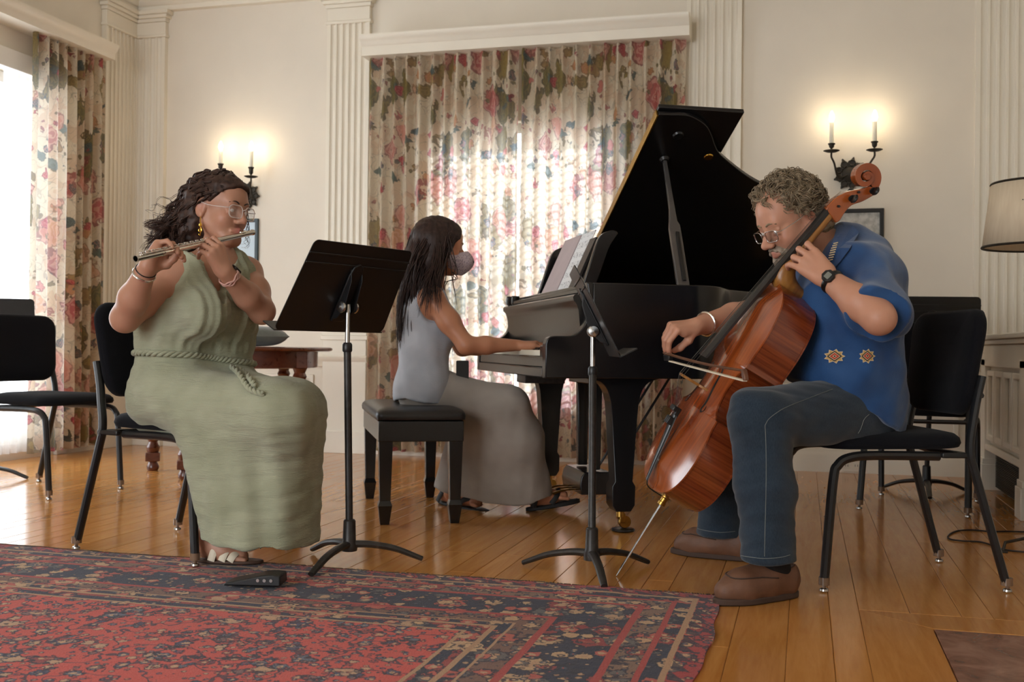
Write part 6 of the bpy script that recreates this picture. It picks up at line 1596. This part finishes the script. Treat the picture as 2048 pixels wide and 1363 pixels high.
# shoes and socks
M['brown_shoe'] = simple('brown_leather', srgb(104, 70, 50), .6, var=.15, vscale=25, bump=.12, bscale=160); M['shoe_sole'] = simple('dark_brown_sole', srgb(66, 48, 38), .75, var=.1); M['sock'] = simple('black_sock', srgb(14, 14, 16), .95)
def shoe(h_, t_, ank, label):
    t = thing('shoe', label, 'shoe', (h_[0], h_[1], 0), 0, 'brown slip-on shoes')
    d = unit((t_-h_)*np.array([1, 1, 0])); sd = np.array([-d[1], d[0], 0]); L = .285; B = lambda a, b_, z: np.array([h_[0], h_[1], 0])+d*a+sd*b_+np.array([0, 0, z])
    S = Sculpt()
    S.rc(B(.035, 0, .045), B(.12, 0, .045), .040, .042, .03); S.rc(B(.12, 0, .045), B(.20, -.004, .040), .042, .046, .03); S.rc(B(.20, -.004, .038), B(.245, -.006, .034), .046, .036, .03)
    S.rc(B(.035, 0, .075), B(.10, 0, .080), .036, .036, .03); S.rc(B(.10, 0, .080), B(.19, 0, .052), .036, .038, .04)
    top = B(.07, 0, .12)
    def cut(P):
        q = P-B(.065, 0, .112); return np.maximum(.014-P[:, 2], np.where((q@d) < .075, .036-np.linalg.norm((q-np.outer(q@d*.35, d))*np.array([1, 1, .8]), axis=1), -1))
    up_ = S.mesh('upper', .0045, M['brown_shoe'], t, cut=cut, disp=lambda P: .0012*vnoise(P, 14, 5), smooth_iter=1)
    out = []
    for a in np.linspace(0, 2*PI, 36, endpoint=False):
        u_ = math.cos(a); v_ = math.sin(a); x = .142+u_*.150; wd = .040+.012*math.exp(-((x-.20)/.07)**2); out.append((x, v_*abs(v_)**-.25*wd if abs(v_) > 1e-6 else 0))
    T = mat_axes((h_[0], h_[1], 0), d, sd, (0, 0, 1))
    MB().prism(out, .001, .020, T).build('sole', M['shoe_sole'], t, world=True, bevel=.004)
    seamp = catmull([B(.105, .040, .072), B(.16, .036, .072), B(.215, .020, .066), B(.232, 0, .064), B(.215, -.024, .066), B(.16, -.038, .072), B(.105, -.040, .072)], 6)
    tr_ = bvh(up_); P = []
    for p in seamp:
        h2 = tr_.find_nearest(Vector(p)); P.append(np.array(h2[0])+np.array(h2[1])*.0012)
    MB().tube(P, .0022, 6).build('apron_seam', M['shoe_sole'], up_, world=True)
    return t
def sock(ank, h_, t_):
    d = unit((t_-h_)*np.array([1, 1, 0])); S = Sculpt(); b_ = np.array([h_[0], h_[1], 0])+d*.07; S.rc(ank+np.array([0, 0, .05]), b_+np.array([0, 0, .085]), .044, .040, .02); S.rc(b_+np.array([0, 0, .085]), b_+d*.05+np.array([0, 0, .06]), .036, .032, .02)
    S.mesh('sock', .006, M['sock'], man)
lh_, lt_ = FL(1590, 1192), FL(1448, 1208); rh_, rt_ = FL(1500, 1122), FL(1348, 1105)
shoe(lh_, lt_, mla, 'brown leather slip-on shoe on the cellist\'s near foot by the rug corner'); shoe(rh_, rt_, mra, 'brown leather slip-on shoe on the cellist\'s far foot')
sock(mla+np.array([0, 0, -.01]), lh_, lt_); sock(mra+np.array([0, 0, -.02]), rh_, rt_)
# watch, bracelet, ring
wt = thing('wrist_watch', 'black digital watch on the cellist\'s left wrist', 'watch', tuple(mlw)); wc = mlw*.90+mle*.10; S_, T_, A_ = frame(mle-mlw)
MB().tube([wc+S_*.0360*math.cos(a)+T_*.0360*math.sin(a) for a in [2*PI*k/40 for k in range(40)]], .0028, 8, closed=True, flat=3.3, up=tuple(A_)).build('strap', M['ebony'], wt, world=True)
fdir = CD(-.25, -.95, .1); fdir = unit(fdir-A_*(fdir@A_)); WM = mat_axes(wc+fdir*.037, A_, np.cross(fdir, A_), fdir)
cs = MB().prism([(.021*math.cos(2*PI*k/8+.39), .021*math.sin(2*PI*k/8+.39)) for k in range(8)], -.004, .008, WM).build('watch_case', M['ebony'], wt, world=True, bevel=.002)
M['lcd'] = simple('grey_lcd', srgb(120, 122, 112), .3, var=.05); MB().prism(rrect(.018, .020, .003), .0081, .0088, WM).build('display', M['lcd'], cs, world=True, smooth=False)
wrist_ring('bracelet', 'silver cuff bracelet on the cellist\'s bow wrist', 'bracelet', mrw*.86+mre*.14, mre-mrw, .038, .0045, M['silver'], 1.0, None)

# ------------------------------------------------------------------ pianist
PSK = (.50, .225, .125); PLIP = (.36, .10, .09)
pia = thing('person', 'woman with long dark hair and a face mask playing the piano', 'person', (-1.70, 4.60, 0))
pc_ = J(880, 493, 4.76); pf = CD(.965, .20, -.10); PR = frame3(pf, np.array([0, 0, 1.0])+CD(.06, 0, 0)); ps = .98
S = Sculpt(); PG = add_head(S, pc_, PR, ps, fem=True)
pnb = J(860, 562, 4.78); S.rc(PG(-.028, 0, -.05), pnb, .044, .05, .02)
prs, pls = J(864, 596, 4.62), J(850, 592, 4.94); pre, prw = J(932, 690, 4.57), J(1036, 690, 4.66); ple, plw = J(925, 695, 5.02), J(1000, 692, 5.02)
def ptorso(S, e=0.0):
    S.rc(J(850, 620, 4.70), J(842, 620, 4.86), .085+e, .085+e, .08); S.rc(J(850, 690, 4.71), J(842, 690, 4.87), .092+e, .09+e, .08); S.rc(J(848, 760, 4.70), J(842, 760, 4.88), .100+e, .10+e, .08)
    S.ell(J(890, 650, 4.72), np.array([.062, .066, .07])+e, None, .05); S.ell(J(888, 650, 4.84), np.array([.062, .066, .07])+e, None, .05)
ptorso(S); S.rc(prs, pls, .046, .046, .06); S.rc(pnb, (prs+pls)/2, .05, .07, .05)
S.chain([prs, prs*.5+pre*.5, pre], [.048, .045, .037], .03); S.chain([pre, pre*.62+prw*.38, prw], [.037, .037, .024], .02)
S.chain([pls, pls*.5+ple*.5, ple], [.048, .045, .037], .03); S.chain([ple, ple*.6+plw*.4, plw], [.037, .036, .024], .02)
add_hand(S, prw, CD(1, .12, .06), CD(-.05, -.1, 1), 1, [(18, 30, 22), (20, 32, 22), (20, 32, 22), (18, 28, 20)], .90, [(.045, .042, -.012), (.070, .046, -.022), (.092, .040, -.030)])
add_hand(S, plw, CD(1, .15, .02), CD(-.05, -.1, 1), -1, [(18, 30, 22), (20, 32, 22), (20, 32, 22), (18, 28, 20)], .90, [(.045, .042, -.012), (.070, .046, -.022), (.092, .040, -.030)])
prh, plh = J(850, 778, 4.74), J(850, 778, 4.92); prk, plk = J(1018, 812, 4.72), J(1010, 815, 4.98)
pra = J(1078, 972, 4.84); pt0, pt1 = J(1068, 1000, 4.84), J(1126, 990, 4.85)
pla = J(902, 985, 4.92); pl0, pl1 = FL(890, 1008)+np.array([0, 0, .04]), FL(955, 1018)+np.array([0, 0, .032])
S.chain([prh, prk, pra], [.075, .055, .034], .03); S.chain([plh, plk, pla], [.075, .055, .034], .03)
pt0 = pt0; d1, s1_ = foot(S, pt0, pt1, .92); d2, s2_ = foot(S, pl0, pl1, .92)
pbody = S.mesh('body', .0050, M['skin'], pia, tint=head_tint(PG, PSK, PLIP))
add_eyes(PG, PR, ps, pbody, (1, 0, -.3)); eyebrows(PG, pbody, M['hair_black'], [(.098, .012, .019), (.094, .028, .026), (.080, .047, .021)], .0030)
# tank top
M['grey_top'] = cloth_mat('pale_grey_linen', srgb(168, 174, 184), srgb(186, 190, 198), (10, 10, 26), .3)
S = Sculpt(); ptorso(S, .014); S.rc(J(842, 790, 4.70), J(838, 790, 4.90), .112, .112, .06)
S.rc(prs*.8+pls*.2+np.array([0, 0, .0]), prs*.75+pls*.25+np.array([0, 0, -.10]), .05, .07, .05); S.rc(pls*.8+prs*.2, pls*.75+prs*.25+np.array([0, 0, -.10]), .05, .07, .05); S.rc(prs*.75+pls*.25, pls*.75+prs*.25, .056, .056, .05)
zt = J(840, 800, 4.75)[2]; ptl = unit((pls-prs)*np.array([1, 1, 0]))
def pcut(P):
    a1 = np.linalg.norm((P-(prs-ptl*.030))*np.array([1, 1, .62]), axis=1)-.070; a2 = np.linalg.norm((P-(pls+ptl*.030))*np.array([1, 1, .62]), axis=1)-.070
    q = P-(pnb+CD(.02, 0, .0)); nk = np.maximum(np.linalg.norm(q[:, :2], axis=1)-.085, -(q[:, 2]+.07))
    return np.maximum(-np.minimum.reduce([a1, a2, nk]), zt-.010*np.sin(P[:, 0]*20)-P[:, 2])
top = S.mesh('tank_top', .0060, M['grey_top'], pia, cut=pcut, disp=lambda P: .0045*vnoise(P*np.array([1, 1, .8]), 5, 41)+.003*vnoise(P*np.array([1, 1, .35]), 14, 42), smooth_iter=1)
# wide trousers
M['grey_pants'] = cloth_mat('grey_linen_trousers', srgb(150, 142, 134), srgb(168, 160, 152), (8, 8, 22), .25)
S = Sculpt(); S.rc(J(850, 785, 4.72), J(848, 785, 4.90), .112, .112, .06)
S.rc(prh, prk, .105, .078, .06); S.rc(plh, plk, .105, .078, .06)
S.chain([prk, J(1035, 880, 4.76), J(1042, 985, 4.82)], [.080, .105, .135], .06)
S.chain([J(985, 830, 4.74), J(985, 985, 4.80)], [.08, .115], .08)
S.chain([plk, J(965, 900, 4.94), J(925, 985, 4.90)], [.080, .09, .110], .08)
S.rc(J(930, 840, 4.80), J(920, 980, 4.86), .07, .10, .08)
zh = J(1000, 1003, 4.80)[2]
def ppcut(P):
    x_ = (P-CAM)@RT/((P-CAM)@FW)*F_PX+CX*0; xx = x_; base_ = zh+.045*np.clip((xx-10)/90, 0, 1)**1.5+.055*np.clip((-40-xx)/110, 0, 1)**1.3
    return base_-P[:, 2]
S_p = S.mesh('trousers', .0060, M['grey_pants'], pia, cut=ppcut, disp=lambda P: (.008*vnoise(P*np.array([1, 1, .35]), 3.6, 51)+.0035*vnoise(P*np.array([1, 1, .5]), 9, 52))*np.clip((.55-P[:, 2])/.2, .3, 1), smooth_iter=1)
# sandals
M['black_sandal'] = simple('black_sandal', srgb(24, 22, 22), .6, var=.1)
def psandal(h_, t_, flat_):
    d3 = unit(t_-h_); up_ = unit(np.array([0, 0, 1])-d3*d3[2]); sd = np.cross(up_, d3); L = np.linalg.norm(t_-h_); P = []
    for a in np.linspace(0, 2*PI, 28, endpoint=False):
        u_ = math.cos(a); P.append((L*.5+.014+u_*(L*.5+.058), math.sin(a)*(.038+.006*u_)))
    T = mat_axes(h_-up_*.036, d3, sd, up_); so = MB().prism(P, -.004 if flat_ else -.008, .010, T).build('sandal', M['black_sandal'], pia, world=True, bevel=.004)
    for x0, x1, h0_ in ((-.01, .035, .075), (L*.55, L*.95, .055)):
        for sg in (-1, 1):
            MB().tube(catmull([T @ Vector((x0, sg*.038, .012)), T @ Vector(((x0+x1)/2, sg*.030, h0_*.8)), T @ Vector((x1, 0, h0_+.008))], 6), .0032, 8, flat=4.0, up=tuple(d3)).build('strap', M['black_sandal'], so, world=True)
psandal(pt0, pt1, False); psandal(pl0, pl1, True)
# mask
M['mask'] = NT('speckled_mask_cloth'); t = M['mask']; vo = t.voro(t.coord('Object'), 130); n = t.noise(t.coord('Object'), 60, 2)
t.set(.85, color=t.mix(t.math('MULTIPLY', t.math('LESS_THAN', vo.outputs['Distance'], .30), .8), t.ramp(n.outputs[0], [(.3, srgb(176, 158, 164)), (.7, srgb(200, 184, 188))]), srgb(96, 80, 104))); M['mask'] = t.m
S = Sculpt()
S.ell(PG(.045, 0, -.058), np.array([.062, .058, .052])*ps, PR, .02); S.chain([PG(.108, 0, -.010), PG(.136, 0, -.055), PG(.098, 0, -.112)], [.008, .010, .012], .05)
for q in (-1, 1): S.rc(PG(.10, q*.01, -.055), PG(.05, q*.05, -.06), .035, .02, .04)
def kcut(P):
    q = (P-pc_)@PR.T/ps; return np.maximum.reduce([.030-q[:, 0]+.2*np.abs(q[:, 2]+.06), q[:, 2]+.012+(.108-q[:, 0])*.35, -q[:, 2]-.118])
mk = tag(S.mesh('face_mask', .0045, M['mask'], None, cut=kcut), 'speckled mauve cloth face mask on the pianist', 'mask')
for q in (-1, 1):
    MB().tube(catmull([PG(.045, q*.060, -.035), PG(.015, q*.078, -.01), PG(-.025, q*.084, .015)], 5), .0018, 5).build('ear_loop', M['dark_thread'], mk, world=False)
    MB().tube(catmull([PG(.06, q*.045, -.11), PG(.09, q*.03, -.135), PG(.04, q*.05, -.16), PG(.03, q*.04, -.24)], 5), .0018, 5).build('mask_cord', M['dark_thread'], mk, world=False)
# long straight hair
S = Sculpt(); S.ell(PG(-.018, 0, .044), np.array([.100, .086, .094])*ps, PR, .02); S.ell(PG(.020, 0, .050), np.array([.082, .076, .072])*ps, PR, .02)
S.chain([PG(-.03, -.075, .02), PG(-.02, -.085, -.06), J(872, 570, 4.66)], [.030, .028, .022], .04)
S.chain([PG(-.06, -.03, .03), PG(-.09, -.03, -.08), J(830, 600, 4.72), J(812, 670, 4.73)], [.065, .060, .055, .034], .05); S.chain([PG(-.06, .03, .03), PG(-.09, .03, -.08), J(824, 600, 4.82), J(810, 660, 4.80)], [.06, .055, .045, .03], .05)
def phcut(P):
    q = (P-pc_)@PR.T/ps; z_ = q[:, 2]; lim = np.where(z_ > .03, .074+(z_-.03)*.38, .050+(z_-.03)*.12); return np.where(z_ > -.19, q[:, 0]-lim, -1)
ph_ = S.mesh('hair', .0065, M['hair_black'], pia, cut=phcut, disp=lambda P: .003*vnoise(P*np.array([1, 1, .2]), 30, 3))
r = np.random.RandomState(9); paths = []
for p, v, q in head_surface(PG, 950, 12, lambda v, p: p[0] < (.072+(p[2]-.03)*.4 if p[2] > .03 else .046) and p[2] > -.03):
    n0 = unit(v@PR); u_ = r.rand()
    if v[1] < -.25 and v[0] > -.2 and u_ < .55:
        end = J(858+r.uniform(-24, 26), 596+r.uniform(-25, 40), 4.545+r.uniform(-.015, .01)); c2_ = PG(.010+r.uniform(-.03, .02), -.105, -.06)
    else:
        end = J(808+r.uniform(-16, 50), 668+r.uniform(-60, 36), 4.66+r.uniform(-.03, .14)); c2_ = PG(-.15+r.uniform(0, .05), v[1]*.13, -.04)
    c1_ = p+n0*.022-PR[0]*.02+PR[2]*.004
    c3_ = c2_*.45+end*.55-FW*.05*(1 if v[1] < 0 else 0)-RT*.025
    paths.append(wave(bez([p+n0*.010, c1_, c2_, c3_, end], 18), .0025, r.uniform(.8, 1.8), r.uniform(0, 6), .8))
strands_mesh('hair_strands', paths, .0036, M['hair_black'], ph_, 4, .1)
paths = []
for (a, b_) in (((898, 470), [(905, 500), (911, 530), (906, 560), (912, 590)]), ((894, 470), [(902, 510), (915, 540), (908, 565)]), ((890, 480), [(900, 520), (905, 560), (914, 610)]), ((886, 500), [(893, 540), (885, 580), (868, 608)])):
    paths.append(catmull([J(*a, 4.68)]+[J(*q, 4.66) for q in b_], 6))
strands_mesh('loose_locks', paths, .0028, M['hair_black'], ph_, 5)
# lanyard card at her waist
o = MB().prism(rrect(.055, .085, .006), -.002, .002, mat_axes(J(925, 740, 4.70), RT, UP, -FW)).build('badge', M['ebony'], None); tag(o, 'small black badge hanging at the pianist\'s waist', 'badge')
